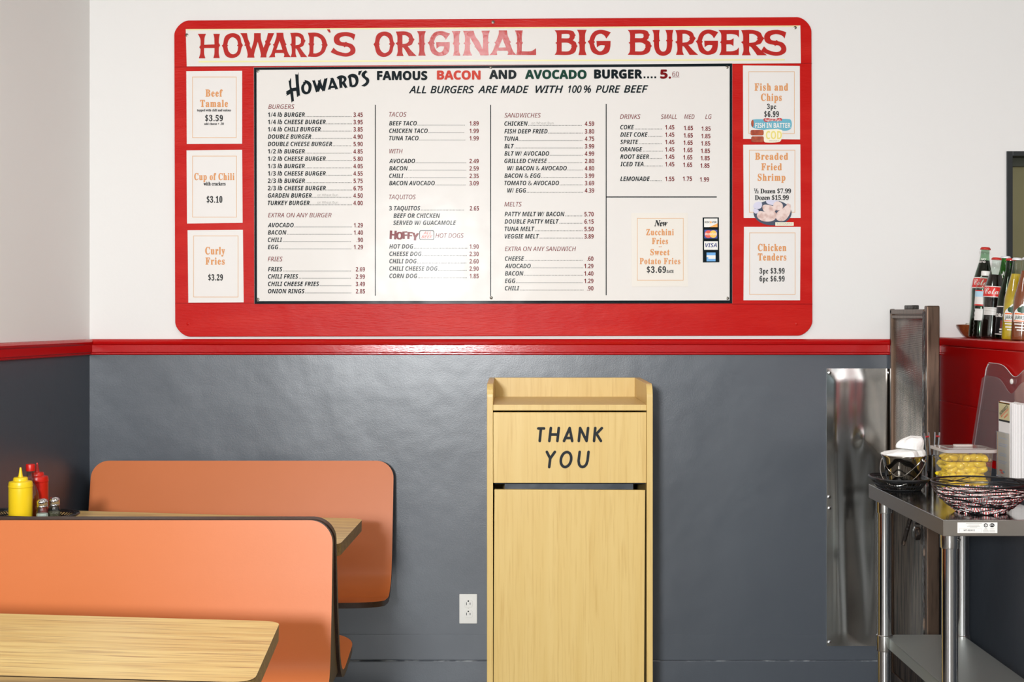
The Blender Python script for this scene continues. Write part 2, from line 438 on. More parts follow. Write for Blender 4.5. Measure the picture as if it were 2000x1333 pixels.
for x0, x1 in ((-1.6, -0.4), (0.9, 2.0)): fpanel(x0, x1, 0, 0.9); fpanel(x0, x1, 2.3, CEIL)
fpanel(2.9, 3.75, 2.2, CEIL)
struct(b.build('wall_front', [m_white, m_grey]))
for i, (x0, x1, z0, z1) in enumerate(((-1.6, -0.4, 0.9, 2.3), (0.9, 2.0, 0.9, 2.3), (2.9, 3.75, 0.0, 2.2))):  # unseen openings added so the steel reflects bright stripes
    dw = bpy.data.objects.new('reflection_door' if i == 2 else 'window_%d' % (i + 2), None); C.objects.link(dw); struct(dw); dw.location = (x0, YF, z0)
    b = MB()
    for a0, a1, c0, c1 in ((x0, x0 + 0.05, z0, z1), (x1 - 0.05, x1, z0, z1), (x0 + 0.05, x1 - 0.05, z1 - 0.05, z1), (x0 + 0.05, x1 - 0.05, z0, z0 + 0.05)): b.box(a0, a1, YF - 0.1, YF - 0.04, c0, c1, 0.003)
    b.build('door_frame' if i == 2 else 'window_frame', m_fmetal, dw)
    MB().box(x0 + 0.05, x1 - 0.05, YF - 0.073, YF - 0.067, z0 + 0.05, z1 - 0.05).build('pane', m_glass, dw)
struct(MB().box(-3.2, XR, YF, YW, -0.1, 0).build('floor', m_floor))
struct(MB().box(-3.2, XR, YF, YW, CEIL, CEIL + 0.1).build('ceiling', m_ceil))
# rails: moulded profile (depth, height fraction)
RP = [(0, 0), (0.010, 0), (0.014, 0.06), (0.014, 0.13), (0.019, 0.19), (0.019, 0.62), (0.024, 0.70), (0.026, 0.82), (0.022, 0.93), (0.014, 1.0), (0, 1.0)]
prof = [(YW - d, ZR0 + h * (ZR1 - ZR0)) for d, h in RP]
struct(MB().prism(prof, XL, 1.643, 'X').build('trim_back_rail', m_rail, smooth=False))
L = math.hypot(1, AL); n_in = Vector((1 / L, -AL / L, 0)); d_al = Vector((-AL / L, -1 / L, 0))
b = bmesh.new(); ends = []
for s in (0.0, 8.3 * L):
    ends.append([b.verts.new(Vector((XL, YW, 0)) + d_al * s + n_in * d + Vector((0, 0, ZR0 + h * (ZR1 - ZR0)))) for d, h in RP])
for i in range(len(RP)): b.faces.new((ends[0][i], ends[0][(i + 1) % len(RP)], ends[1][(i + 1) % len(RP)], ends[1][i]))
b.faces.new(ends[0]); b.faces.new(ends[1][::-1]); bmesh.ops.recalc_face_normals(b, faces=b.faces[:])
me = bpy.data.meshes.new('trim_left_rail'); b.to_mesh(me); b.free(); struct(link_mesh('trim_left_rail', me, m_rail))
m_edge_hilite = mat('edge_highlight_and_wear', (84, 90, 98), 0.5, var=((168, 172, 176), 14, (1, 1, 1), 0.5, 0.62))  # edge highlight put into the colour, broken up like scuffed paint
struct(MB().box(XL, 1.643, YW - 0.014, YW, 0, 0.1285, 0.002).box(XL, 1.643, YW - 0.0142, YW, 0.1285, 0.131, 0.0008, mi=1).build('baseboard_back', [m_grey, m_edge_hilite]))
struct(MB().box(XL, 1.643, YW - 0.0015, YW, 0.131, 0.229, 0.0005).build('trim_back_plinth', m_grey))
# red half wall on the right
XH = 1.631; ZH = 1.366
b = MB()
b.box(XH, XH + 0.10, 3.0, YW, 0, 0.93, mi=1)
b.box(XH + 0.004, XH + 0.10, 3.0, YW, 0.93, ZH - 0.03, mi=0)
b.box(XH, XH + 0.012, 3.0, YW, 0.93, 1.1235, 0.002, mi=0); b.box(XH, XH + 0.012, 3.0, YW, 1.1265, ZH - 0.032, 0.002, mi=0)
struct(b.build('wall_half', [m_redwall, m_grey]))
struct(MB().box(XH - 0.004, XH + 0.36, 3.0, YW, ZH - 0.03, ZH, 0.004).build('trim_half_wall_ledge', m_redwall))
# pass-through window: black frame, dark reveal, olive shutter behind
m_olive = mat('olive_shutter', (112, 106, 70), 0.5, var=((104, 98, 62), 3, (1, 1, 1), 0.3, 0.7)); m_bframe = mat('black_window_frame', (14, 18, 20), 0.35)
m_olived = mat('dark_olive_frame', (40, 42, 26), 0.5)
wn = bpy.data.objects.new('window_1', None); C.objects.link(wn); struct(wn); wn.location = (OX0, YW, OZ0)
b = MB(); t = 0.006
b.box(OX0 - 0.003, OX0 + 0.02, YW - 0.006, YW + 0.10, OZ0, OZ1, 0.001); b.box(OX1 - 0.02, OX1, YW - 0.006, YW + 0.10, OZ0, OZ1, 0.001)
b.box(OX0 + 0.0202, OX1 - 0.0202, YW - 0.006, YW + 0.10, OZ1 - 0.018, OZ1, 0.001); b.box(OX0, OX1, YW - 0.006, YW + 0.10, OZ0, OZ0 + 0.02, 0.001)
b.build('window_frame', m_bframe, wn)
b = MB(); b.box(OX0 + 0.02, OX1, YW + 0.07, YW + 0.10, OZ1 - 0.05, OZ1 - 0.018); b.box(OX0 + 0.02, OX0 + 0.038, YW + 0.07, YW + 0.10, OZ1 - 0.135, OZ1 - 0.018)
b.build('inner_frame', m_olived, wn)
MB().box(OX0 + 0.02, OX0 + 0.038, YW + 0.06, YW + 0.10, OZ0, OZ1 - 0.135).build('inner_post', m_bframe, wn)
MB().box(OX0 + 0.02, OX1, YW + 0.10, YW + 0.115, OZ0, OZ1).build('shutter', m_olive, wn)
# ceiling light fixtures; the square and the long one are added for fill
for i, (x, y, sy, lb) in enumerate(((-0.19, 3.3, 0.4, 'small ceiling fixture in front of the menu sign'), (0.2, -0.6, 1.2, 'added square fill light fixture over the front of the shop'), (2.6, 1.6, 0.3, 'added long fill light fixture over the counter side'))):
    t = thing('ceiling_and_fill_light', lb, 'light', (x, y, 2.87))
    hx = 0.63 if i else 0.23
    MB().box(-hx, hx, -sy / 2 - 0.03, sy / 2 + 0.03, 0, 0.03, 0.004).build('housing', m_whiteplastic, t, world=False)

# ------------------------------------------------------------------ menu sign
YS = YW - 0.013
sg = thing('menu_sign', 'large red framed menu board with white panels mounted above the red rail', 'sign', P(963, 346, YW))
out = [P(342, 658, YS), P(1587, 656, YS), P(1585, 33, YS), P(340, 40, YS)]
def rounded_quad(q, r, n=8):
    pts = []
    for i in range(4):
        p = Vector((q[i].x, q[i].z)); a = Vector((q[i - 1].x, q[i - 1].z)); c = Vector((q[(i + 1) % 4].x, q[(i + 1) % 4].z))
        u = (a - p).normalized(); v = (c - p).normalized(); s = p + u * r; e = p + v * r
        for k in range(n + 1):
            t = k / n; m = s * (1 - t) ** 2 + p * 2 * t * (1 - t) * 0.5 + e * t ** 2; wgt = (1 - t) ** 2 + t * (1 - t) + t ** 2
            pts.append(m / wgt)
    return pts
bp = MB().prism(rounded_quad(out, 0.055), YS, YW - 0.001, 'Y', bev=0.002).build('backing_board', m_signred, sg)
# thin grooves where the boards meet
ik = Ink(); ik.rect(341, 130.5, 496, 131.2, 0); ik.rect(1430, 123.6, 1586, 124.3, 0); ik.rect(342, 592, 497, 592.7, 0); ik.rect(1430, 594, 1587, 594.7, 0)
ik.build('board_joint', m_inkred, on_wall(YS - 0.0008), bp)
hd = MB().prism([(p.x, p.z) for p in (P(365, 130, YS), P(1564, 124, YS), P(1563, 50, YS), P(363, 57, YS))], YS - 0.003, YS, 'Y', bev=0.0008).build('header_panel', m_panel, sg)
YH = YS - 0.0036
G = {
 'H': ['38,128 136,128 120,170s 116,215s 114,257 236,253 234,210s 232,170s 222,128 300,128 290,180s 287,235 303,264 288,290 287,360s 298,416 222,416 234,365s 236,297 114,297 114,365s 128,418 50,418 66,365s 70,310 56,286 70,262 68,190s'],
 'O': ['448,120s 530,150s 556,235 573,262 558,290 530,375s 448,416s 368,385s 335,290 322,268 337,250 365,155s', '448,168s 500,200s 514,252 502,265 516,280 500,345s 450,370s 405,335s 388,275 400,267 388,258 405,200s'],
 'W': ['540,120 620,120 634,190s 656,240 652,262 671,310 700,210s 704,120 783,120 786,190s 816,292 838,240 834,214 850,200 868,120 943,120 905,205s 890,238 908,246 886,270 852,370s 850,408 778,408 784,370s 748,224 705,370s 710,411 622,411 628,370s 606,275 588,264 598,250 565,160s'],
 'A': ['970,115 1050,115 1056,170s 1078,240 1090,252 1078,265 1110,360s 1140,404 1055,404 1062,375s 1053,355 955,355 950,375s 955,404 876,408 905,370s 938,275 926,255 942,245 968,160s', '1006,212 1040,315 968,318'],
 'R': ['1132,115 1225,114s 1280,140s 1300,190 1314,208 1302,232 1285,270s 1248,288 1290,350s 1335,404 1258,404 1210,310s 1196,300 1196,360s 1208,404 1138,404 1150,350s 1147,275 1130,252 1147,240 1146,170s', '1196,158 1228,160s 1256,185s 1260,205 1254,212 1262,222 1240,252s 1196,262'],
 'D': ['1340,113 1440,112s 1510,140s 1550,190s 1566,240 1576,264 1562,285 1535,350s 1460,402s 1340,402 1358,350s 1360,270 1344,245 1358,238 1357,170s', '1414,160 1450,162s 1495,195s 1512,250 1500,258 1512,272 1490,335s 1440,362s 1406,362 1408,275 1418,248 1410,240'],
 'S': ['1905,135 1885,205 1860,175s 1790,155s 1730,170s 1716,195s 1735,222s 1780,230 1794,220 1805,232 1870,255s 1905,310s 1890,365s 1800,398s 1690,380s 1610,346 1645,292 1690,330s 1780,355s 1830,345s 1845,315s 1820,285s 1785,280 1775,290 1765,277 1680,255s 1650,215s 1655,160s 1700,120s 1790,107s 1850,115s'],
 'I': ['556,93 657,93 642,140s 640,222 652,238 640,255 640,320s 656,376 570,376 582,320s 580,255 565,236 578,222 576,140s'],
 'G': ['1025,152 952,255 920,205s 860,175s 790,205s 752,290 768,312 750,330 775,400s 830,460s 880,455s 920,400s 925,365 850,365s 798,400 790,293 1022,293 1015,400s 985,480s 900,520s 800,518s 715,465s 675,340 648,302 675,280 710,190s 770,130s 850,110s 930,118s'],
 'N': ['1085,90 1205,88 1225,150s 1262,203 1274,222 1308,300 1315,220s 1312,140s 1295,88 1392,86 1376,140s 1372,210 1388,225 1372,240 1376,330s 1380,372 1284,372 1270,340s 1228,282 1215,275 1222,265 1165,165 1162,220 1175,238 1162,250 1165,320s 1190,374 1080,374 1100,320s 1106,245 1090,232 1106,218 1105,150s'],
 'L': ['1680,84 1770,84 1762,140s 1760,210 1773,228 1760,245 1758,325 1870,322s 1922,290 1924,368 1694,368 1704,320s 1705,245 1688,232 1705,218 1700,140s'],
 'B': ['110,115 350,115s 415,135s 440,180 456,198 440,214 430,255s 405,280 455,315s 470,360 486,378 470,396 440,480s 350,522s 110,522 140,470s 145,345 122,325 145,310 143,170s', '225,178 335,178s 360,200 350,212 360,225 335,248s 222,248', '225,322 330,325s 388,362 378,378 388,395 345,458s 225,465'],
 'U': ['1700,115 1820,115 1812,180s 1815,270 1828,288 1810,305 1815,400s 1840,450s 1875,466s 1915,450s 1935,390s 1938,305 1920,288 1938,270 1935,180s 1912,115 2045,115 2028,180s 2025,270 2040,288 2025,305 2020,400s 1985,490s 1880,535s 1780,500s 1735,410s 1725,310 1705,295 1725,275 1722,180s'],
 'E': ['735,97 1022,97 1022,205 990,170s 930,155s 850,155 850,238 905,235s 948,212 944,325 910,300s 845,298 845,395 930,392s 985,375s 1022,338 1018,447 745,447 770,390s 772,285 755,270 772,250 770,150s'],
}
def place_glyph(ik, ch, x0, x1, y0, y1, mi=0):
    loops = [curve_loop(s) for s in G[ch]]
    xs = [p[0] for p in loops[0]]; ys = [p[1] for p in loops[0]]
    a, bb, c, d = min(xs), max(xs), min(ys), max(ys)
    ik.poly(loops, mi, lambda p: (x0 + (p[0] - a) / (bb - a) * (x1 - x0), y0 + (p[1] - c) / (d - c) * (y1 - y0)))
ik = Ink()
def z1(v): return 380 + v / 6.06
for ch, a, c, y0, y1 in (('H', 38, 303, 128, 418), ('O', 322, 573, 120, 416), ('W', 540, 943, 120, 411), ('A', 876, 1140, 115, 408), ('R', 1130, 1335, 114, 404), ('D', 1340, 1576, 112, 402), ('S', 1610, 1905, 107, 398)):
    place_glyph(ik, ch, z1(a), z1(c), 45 + y0 / 6.06, 45 + y1 / 6.06)
ik.quad([(z1(1550), 53.6), (z1(1595), 54.1), (z1(1612), 63.5), (z1(1590), 63.5)], 0)
for ch, a, c, y0, y1 in (('O', 55, 302, 98, 390), ('R', 310, 552, 95, 380), ('I', 556, 657, 93, 376), ('G', 678, 935, 93, 380), ('I', 955, 1055, 92, 375), ('N', 1080, 1392, 86, 374), ('A', 1385, 1695, 84, 370), ('L', 1680, 1924, 84, 368)):
    place_glyph(ik, ch, 720 + a / 5.882, 720 + c / 5.882, 45 + y0 / 5.882, 45 + y1 / 5.882)
for ch, a, c, y0, y1 in (('B', 110, 486, 115, 522), ('I', 475, 632, 110, 522), ('G', 648, 1025, 110, 522), ('B', 1300, 1695, 110, 522), ('U', 1700, 2045, 112, 535)):
    place_glyph(ik, ch, 1070 + a / 8.333, 1070 + c / 8.333, 45 + y0 / 8.333, 45 + y1 / 8.333)
for ch, a, c, y0, y1 in (('R', 132, 455, 95, 445), ('G', 420, 735, 92, 445), ('E', 738, 1024, 97, 447), ('R', 1050, 1415, 95, 450), ('S', 1330, 1685, 95, 458)):
    place_glyph(ik, ch, 1300 + a / 7.143, 1300 + c / 7.143, 45 + y0 / 7.143, 45 + y1 / 7.143)
ik.quad([(388, 119), (1533, 115.5), (1533, 118), (388, 122)], 1)
ik.quad([(363.5, 57), (1560, 50), (1560, 52), (363.5, 59)], 1)
ik.build('header_lettering', [m_head, m_yel], on_wall(YH), hd)
# central menu panel with its black border
q = (P(497, 594, YS), P(1430, 593, YS), P(1430, 124, YS), P(496, 132, YS))
mp_ = MB().prism([(p.x, p.z) for p in q], YS - 0.004, YS, 'Y', bev=0.001).build('menu_panel', m_panel, sg)
YB = YS - 0.0046; YT = YS - 0.0052
ik = Ink()
o4 = [(497, 594), (1430, 593), (1430, 124), (496, 132)]; i4 = [(502, 588.5), (1425, 587), (1425, 129.5), (501, 136.5)]
for k in range(4): ik.quad([o4[k], o4[(k + 1) % 4], i4[(k + 1) % 4], i4[k]], 0)
for x, y0, y1 in ((733, 205, 578), (958.3, 205, 579), (1184, 203, 577)): ik.rect(x - 0.9, y0, x + 0.9, y1, 0)
ik.rect(1184, 384, 1400, 386, 0)
ik.build('border_and_rules', m_black, on_wall(YB), mp_)
# heading
ik = Ink()
Z5 = lambda p: (550 + p[0] / 10.526, 130 + p[1] / 10.526)
for loops in (
 ['142,290 165,290 185,232 197,262 200,420s 212,445 298,430 278,155 300,165 318,158 330,170 352,110 348,160 354,330 380,600 350,600 345,615 318,628 300,500 235,510 255,715 230,712 205,745 180,560 95,605 108,570 90,555 100,530 90,515 170,470'],
 ['470,275 560,305s 612,370s 614,450s 580,540s 500,572s 430,540s 402,460s 412,390s 450,350 430,340 450,330 430,322 478,310', '505,345 545,390s 552,450s 535,510s 505,520s 472,490s 462,430s 475,385s 505,370 480,372'],
 ['628,290 650,280 665,295 685,270 690,300 728,400 752,330 745,280 770,290 805,255 805,300 840,400 878,245 900,250 945,232 930,310 890,505 860,500 828,515 835,495 795,445 770,520 740,518 708,535 660,380'],
 ['990,235 1015,245 1020,228 1035,238 1050,225 1070,250 1165,465 1135,462 1108,478 1090,440 1012,445 1005,480 990,470 948,480 980,380 1010,260', '1040,325 1072,395 1015,400'],
 ['1128,225 1180,190s 1250,180s 1320,215s 1335,270s 1300,325 1358,435 1330,435 1310,450 1245,360 1250,445 1220,435 1195,455 1180,330 1178,262 1140,265 1155,250', '1245,235 1275,250s 1275,290s 1240,315'],
 ['1355,200 1400,165s 1470,148s 1545,180s 1580,260s 1570,350s 1520,415s 1440,428 1425,410 1400,420 1385,300 1375,235 1350,240 1370,220', '1430,215 1490,235s 1520,290s 1505,360s 1455,385 1440,300'],
 ['1585,90 1610,95 1655,80 1605,185 1590,165 1568,175'],
 ['1735,78 1745,98 1772,110 1740,130 1715,165s 1730,205s 1780,235s 1802,280s 1790,340s 1740,395s 1695,415 1670,400 1655,410 1640,390 1700,355s 1735,315s 1730,280s 1680,235s 1645,190s 1650,140s 1690,100s']):
    ik.poly([curve_loop(s) for s in loops], 0, Z5)
ik.build('brush_script_lettering', m_black, on_wall(YT), mp_); ik = Ink()
ik.text('FAMOUS', 737, 156, 16.5, 0, 'heavy', w=97); ik.text('BACON', 854, 155, 16.5, 1, 'heavy', w=84)
ik.text('AND', 956, 153.8, 16.5, 0, 'heavy', w=52); ik.text('AVOCADO', 1026, 153.7, 16.5, 2, 'heavy', w=119)
ik.text('BURGER', 1161, 153, 16.5, 0, 'heavy', w=93)
for k in range(4): ik.rect(1257 + 7 * k, 149.4, 1260.6 + 7 * k, 153, 0)
ik.text('5.', 1290, 153, 16.5, 3, 'heavy', w=20); ik.text('60', 1313, 149, 9, 3, 'sans', w=13); ik.rect(1312, 150.3, 1327, 150.9, 3)
ik.build('title_lettering', [m_black, m_bacon, m_green, m_inkred], on_wall(YT), mp_); ik = Ink()
for wd, x0, x1 in (('ALL', 799, 832), ('BURGERS', 841, 925), ('ARE', 934, 972), ('MADE', 978, 1032), ('WITH', 1046, 1099), ('100', 1108, 1137), ('%', 1139, 1156), ('PURE', 1164, 1211), ('BEEF', 1219, 1265)):
    num = wd in ('100', '%')
    y = 182 - (x0 - 799) / 466 * 1.5
    ik.text(wd, x0, y, 13.6, 0, 'hand', w=x1 - x0 - (3 if num else 0), shear=0.2 if num else 0.04)
ik.build('slogan_lettering', m_black, on_wall(YT), mp_)

SX = 0.92
def item(ik, t, x, yc, price, xd, xr, cap=8.5, sx=SX, dots=True, note=None, xd0=None):
    y = yc + 4.3
    xe = ik.text(t, x, y, cap, 0, 'boldit', sx=sx)
    if dots: ik.dots((xd0 or xe + 2.0), xd, y, 0)
    if price: ik.text(price, xr, y + 0.2, cap, 1, 'bold', sx=0.8, shear=0.0, align='r')
    if note: ik.rect(note[0], yc - 6, note[1], yc + 2.6, 3); ik.text('on Wheat Bun', note[0] + 2, y - 3.0, 4.6, 2, 'sans', w=note[1] - note[0] - 4)
def head(ik, t, x, yc, w=None): ik.text(t, x, yc + 4.3, 8.7, 1, 'it', sx=0.83, w=w)
MM = [m_black, m_inkred, m_faint, m_panel]
ik = Ink(); head(ik, 'BURGERS', 524, 208.5, 51)
for t, y, p in (('1/4 lb BURGER', 224, '3.45'), ('1/4 lb CHEESE BURGER', 238.3, '3.95'), ('1/4 lb CHILI BURGER', 252.6, '3.85'), ('DOUBLE BURGER', 267, '4.90'), ('DOUBLE CHEESE BURGER', 281.3, '5.90'), ('1/2 lb BURGER', 295.7, '4.85'), ('1/2 lb CHEESE BURGER', 310, '5.80'), ('1/3 lb BURGER', 324.4, '4.05'), ('1/3 lb CHEESE BURGER', 338.8, '4.55'), ('2/3 lb BURGER', 353.2, '5.75'), ('2/3 lb CHEESE BURGER', 367.6, '6.75'), ('GARDEN BURGER', 382, '4.50'), ('TURKEY BURGER', 396.5, '4.00')):
    item(ik, t, 523, y, p, 687, 708.5, note=(618, 662) if 'GARD' in t or 'TURK' in t else None)
ik.build('burger_list_lettering', MM, on_wall(YT), mp_)
ik = Ink(); head(ik, 'EXTRA ON ANY BURGER', 523.5, 420.5, 124)
for t, y, p in (('AVOCADO', 440, '1.29'), ('BACON', 454.3, '1.40'), ('CHILI', 468.6, '.90'), ('EGG', 482.7, '1.29')): item(ik, t, 523, y, p, 687, 709)
ik.build('burger_extras_lettering', MM, on_wall(YT), mp_)
ik = Ink(); head(ik, 'FRIES', 523, 506.3, 29)
for t, y, p in (('FRIES', 526, '2.69'), ('CHILI FRIES', 540.2, '2.99'), ('CHILI CHEESE FRIES', 554.7, '3.49'), ('ONION RINGS', 569, '2.85')): item(ik, t, 523.3, y, p, 687, 713)
ik.build('fries_list_lettering', MM, on_wall(YT), mp_)
ik = Ink(); head(ik, 'TACOS', 760, 223.6, 34)
for t, y, p in (('BEEF TACO', 241, '1.89'), ('CHICKEN TACO', 255.6, '1.99'), ('TUNA TACO', 270, '1.99')): item(ik, t, 760, y, p, 908, 935)
ik.build('taco_list_lettering', MM, on_wall(YT), mp_)
ik = Ink(); head(ik, 'WITH', 760.5, 295.4, 26)
for t, y, p in (('AVOCADO', 314.6, '2.49'), ('BACON', 329, '2.59'), ('CHILI', 343.6, '2.35'), ('BACON AVOCADO', 357.8, '3.09')): item(ik, t, 760, y, p, 911, 935)
ik.build('taco_extras_lettering', MM, on_wall(YT), mp_)
ik = Ink(); head(ik, 'TAQUITOS', 760, 385, 52)
item(ik, '3 TAQUITOS', 760, 407, '2.65', 908, 935.5); item(ik, 'BEEF OR CHICKEN', 768.5, 421.4, None, 0, 0, dots=False); item(ik, 'SERVED W/ GUACAMOLE', 768, 435.3, None, 0, 0, dots=False)
ik.build('taquito_list_lettering', MM, on_wall(YT), mp_)
ik = Ink()
for ch, x, y, cap, wd, r in (('H', 761.3, 467, 16.5, 12, 0.06), ('O', 774, 467.6, 14.5, 12, 0.05), ('F', 787, 466.8, 14.3, 8.5, -0.05), ('F', 796, 466.8, 13.5, 8.5, 0.05), ('Y', 804, 469, 14.5, 12.5, 0.12)):
    for e in (-0.7, 0, 0.7): ik.text(ch, x + e, y, cap, 1, 'bold', w=wd, rot=r)
ik.poly([rrect(819, 848, 450, 469, 3.5), rrect(820.2, 846.8, 451.2, 467.8, 2.6)], 0)
ik.text('ALL', 834.5, 458, 5.8, 4, 'it', w=15, align='c', shear=0.1); ik.text('BEEF', 833.5, 465.8, 5.8, 4, 'it', w=21, align='c', shear=0.1)
head(ik, 'HOT DOGS', 850.5, 460.3, 55)
for t, y, p in (('HOT DOG', 481.5, '1.90'), ('CHEESE DOG', 496, '2.30'), ('CHILI DOG', 510.4, '2.60'), ('CHILI CHEESE DOG', 524.8, '2.90'), ('CORN DOG', 539.2, '1.85')): item(ik, t, 760.3, y, p, 912, 935)
ik.build('hot_dog_list_lettering', MM + [m_bacon], on_wall(YT), mp_)
ik = Ink(); head(ik, 'SANDWICHES', 985.3, 225.3, 71)
for t, y, p in (('CHICKEN', 241.5, '4.59'), ('FISH DEEP FRIED', 256.5, '3.80'), ('TUNA', 271, '4.75'), ('BLT', 285.6, '3.99'), ('BLT W/ AVOCADO', 300, '4.99'), ('GRILLED CHEESE', 314.4, '2.80'), ('  W/ BACON & AVOCADO', 328.7, '4.80'), ('BACON & EGG', 343.2, '3.99'), ('TOMATO & AVOCADO', 357.6, '3.69'), ('  W/ EGG', 372, '4.39')):
    item(ik, t.strip(), 991 if t[0] == ' ' else 985, y, p, 1138, 1160.5, note=(1036, 1083) if t == 'CHICKEN' else None)
ik.build('sandwich_list_lettering', MM, on_wall(YT), mp_)
ik = Ink(); head(ik, 'MELTS', 985, 399.2, 34)
for t, y, p in (('PATTY MELT W/ BACON', 418.3, '5.70'), ('DOUBLE PATTY MELT', 432.8, '6.15'), ('TUNA MELT', 447.3, '5.50'), ('VEGGIE MELT', 461.8, '3.89')): item(ik, t, 985.5, y, p, 1138, 1159.5)
ik.build('melt_list_lettering', MM, on_wall(YT), mp_)
ik = Ink(); head(ik, 'EXTRA ON ANY SANDWICH', 986, 486.3, 139)
for t, y, p in (('CHEESE', 505.3, '.60'), ('AVOCADO', 519.8, '1.29'), ('BACON', 534.3, '1.40'), ('EGG', 548.8, '1.29'), ('CHILI', 563.2, '.90')): item(ik, t, 986, y, p, 1139, 1159)
ik.build('sandwich_extras_lettering', MM, on_wall(YT), mp_)
ik = Ink(); head(ik, 'DRINKS', 1211, 227.9, 40); head(ik, 'SMALL', 1291, 228, 31); head(ik, 'MED', 1336.5, 228, 20); head(ik, 'LG', 1377.5, 228, 12.5)
for t, y in (('COKE', 248.5), ('DIET COKE', 263), ('SPRITE', 277.3), ('ORANGE', 291.7), ('ROOT BEER', 306), ('ICED TEA', 320.6), ('LEMONADE', 349.3)):
    lm = t == 'LEMONADE'
    item(ik, t, 1211.5, y, '1.55' if lm else '1.45', 1294, 1317)
    ik.text('1.75' if lm else '1.65', 1353.5 - (y - 248) * 0.02, y + (4.2 if lm else 5.8), 8.5, 1, 'bold', sx=0.8, align='r')
    ik.text('1.99' if lm else '1.85', 1388 - (y - 248) * 0.03, y + (5.6 if lm else 7.2), 8.5, 1, 'bold', sx=0.8, align='r')
ik.build('drink_list_lettering', MM, on_wall(YT), mp_)
# screws
def screw(x, y, Y, r=0.006, par=sg, m=m_screw, washer=True):
    c = P(x, y, Y); M_ = Matrix.Translation(c) @ Matrix.Rotation(PI / 2, 4, 'X')
    b = MB(); b.lathe([(r, 0), (r, 0.0008), (r * 0.72, 0.0012), (r * 0.65, 0.0022), (r * 0.3, 0.003)], 16, M=M_)
    return b.build('screw', m, par, smooth=True)
for x, y in ((963, 43), (958.5, 132), (959.5, 582), (504, 139), (1420, 131.5), (365, 68.5), (1553, 54), (504, 585), (1421, 583)): screw(x, y, YS - 0.004)
for x, y in ((367, 633), (1556, 633)): screw(x, y, YS, 0.006, m=m_signred)

# ------------------------------------------------------------------ posters taped on the red board
def poster(name, label, q, border, lines, extra=None, group='food posters on the red board', paper=None, Y=YS, bord=True, xtra_mats=()):
    t = thing(name, label, 'poster', P(sum(p[0] for p in q) / 4, sum(p[1] for p in q) / 4, Y), group=group)
    sh = MB().prism([(p.x, p.z) for p in (P(a, c, Y) for a, c in q)], Y - 0.0012, Y - 0.0002, 'Y').build('sheet', paper or m_paper, t)
    ik = Ink()
    x0, y0, x1, y1 = border
    if bord: ik.frame(x0, y0, x1, y1, 1.1, 1)
    for tx, cx, y, cap, wd, mi in lines: ik.text(tx, cx, y, cap, mi, 'serif', w=wd, align='c', space=1.12 if cap > 9 else 1.0)
    ik.build('printing', [m_orink, m_tanink, m_kink], on_wall(Y - 0.0018), t)
    if extra: extra(t)
    return t
poster('poster', 'white poster reading Beef Tamale 3.59 at the top left of the red board', [(365, 281.5), (473, 281), (473, 138.5), (364, 139.5)], (375.5, 150, 462, 269.5),
       [('Beef', 418, 188.6, 13.4, 33, 0), ('Tamale', 418, 208.8, 13.4, 54, 0), ('topped with chili and onions', 418, 217.5, 4.6, 66, 2), ('$3.59', 418, 236.6, 11.2, 34, 2), ('add cheese + .50', 418, 244, 4.2, 38, 2)])
poster('poster', 'white poster reading Cup of Chili with crackers below the beef tamale poster', [(365.5, 437), (474, 435.5), (473, 293), (364.5, 294)], (375.5, 304.5, 462.5, 425),
       [('Cup of Chili', 418.5, 351.8, 13.2, 78, 0), ('with crackers', 419, 362.5, 7, 43, 2), ('$3.10', 419, 396, 12, 30, 2)])
poster('poster', 'white poster reading Curly Fries lowest on the left of the red board', [(368, 591.5), (476, 591), (474.5, 449), (366.5, 450)], (377.5, 460.5, 465.5, 581),
       [('Curly', 420, 497, 14, 38, 0), ('Fries', 420, 517, 13.4, 37, 0), ('$3.29', 421, 548, 11.2, 28, 2)])
m_teal = mat('sticker_teal', (96, 170, 190), 0.4); m_batter = mat('fried_batter', (176, 78, 40), 0.6, bump=(300, 0.5, 0.003), var=((150, 55, 28), 60, (1, 1, 1), 0.4, 0.6))
m_cream = mat('sticker_cream', (238, 232, 208), 0.4); m_ylw = mat('sticker_yellow', (228, 212, 110), 0.4); m_stred = mat('sticker_red', (190, 40, 48), 0.4)
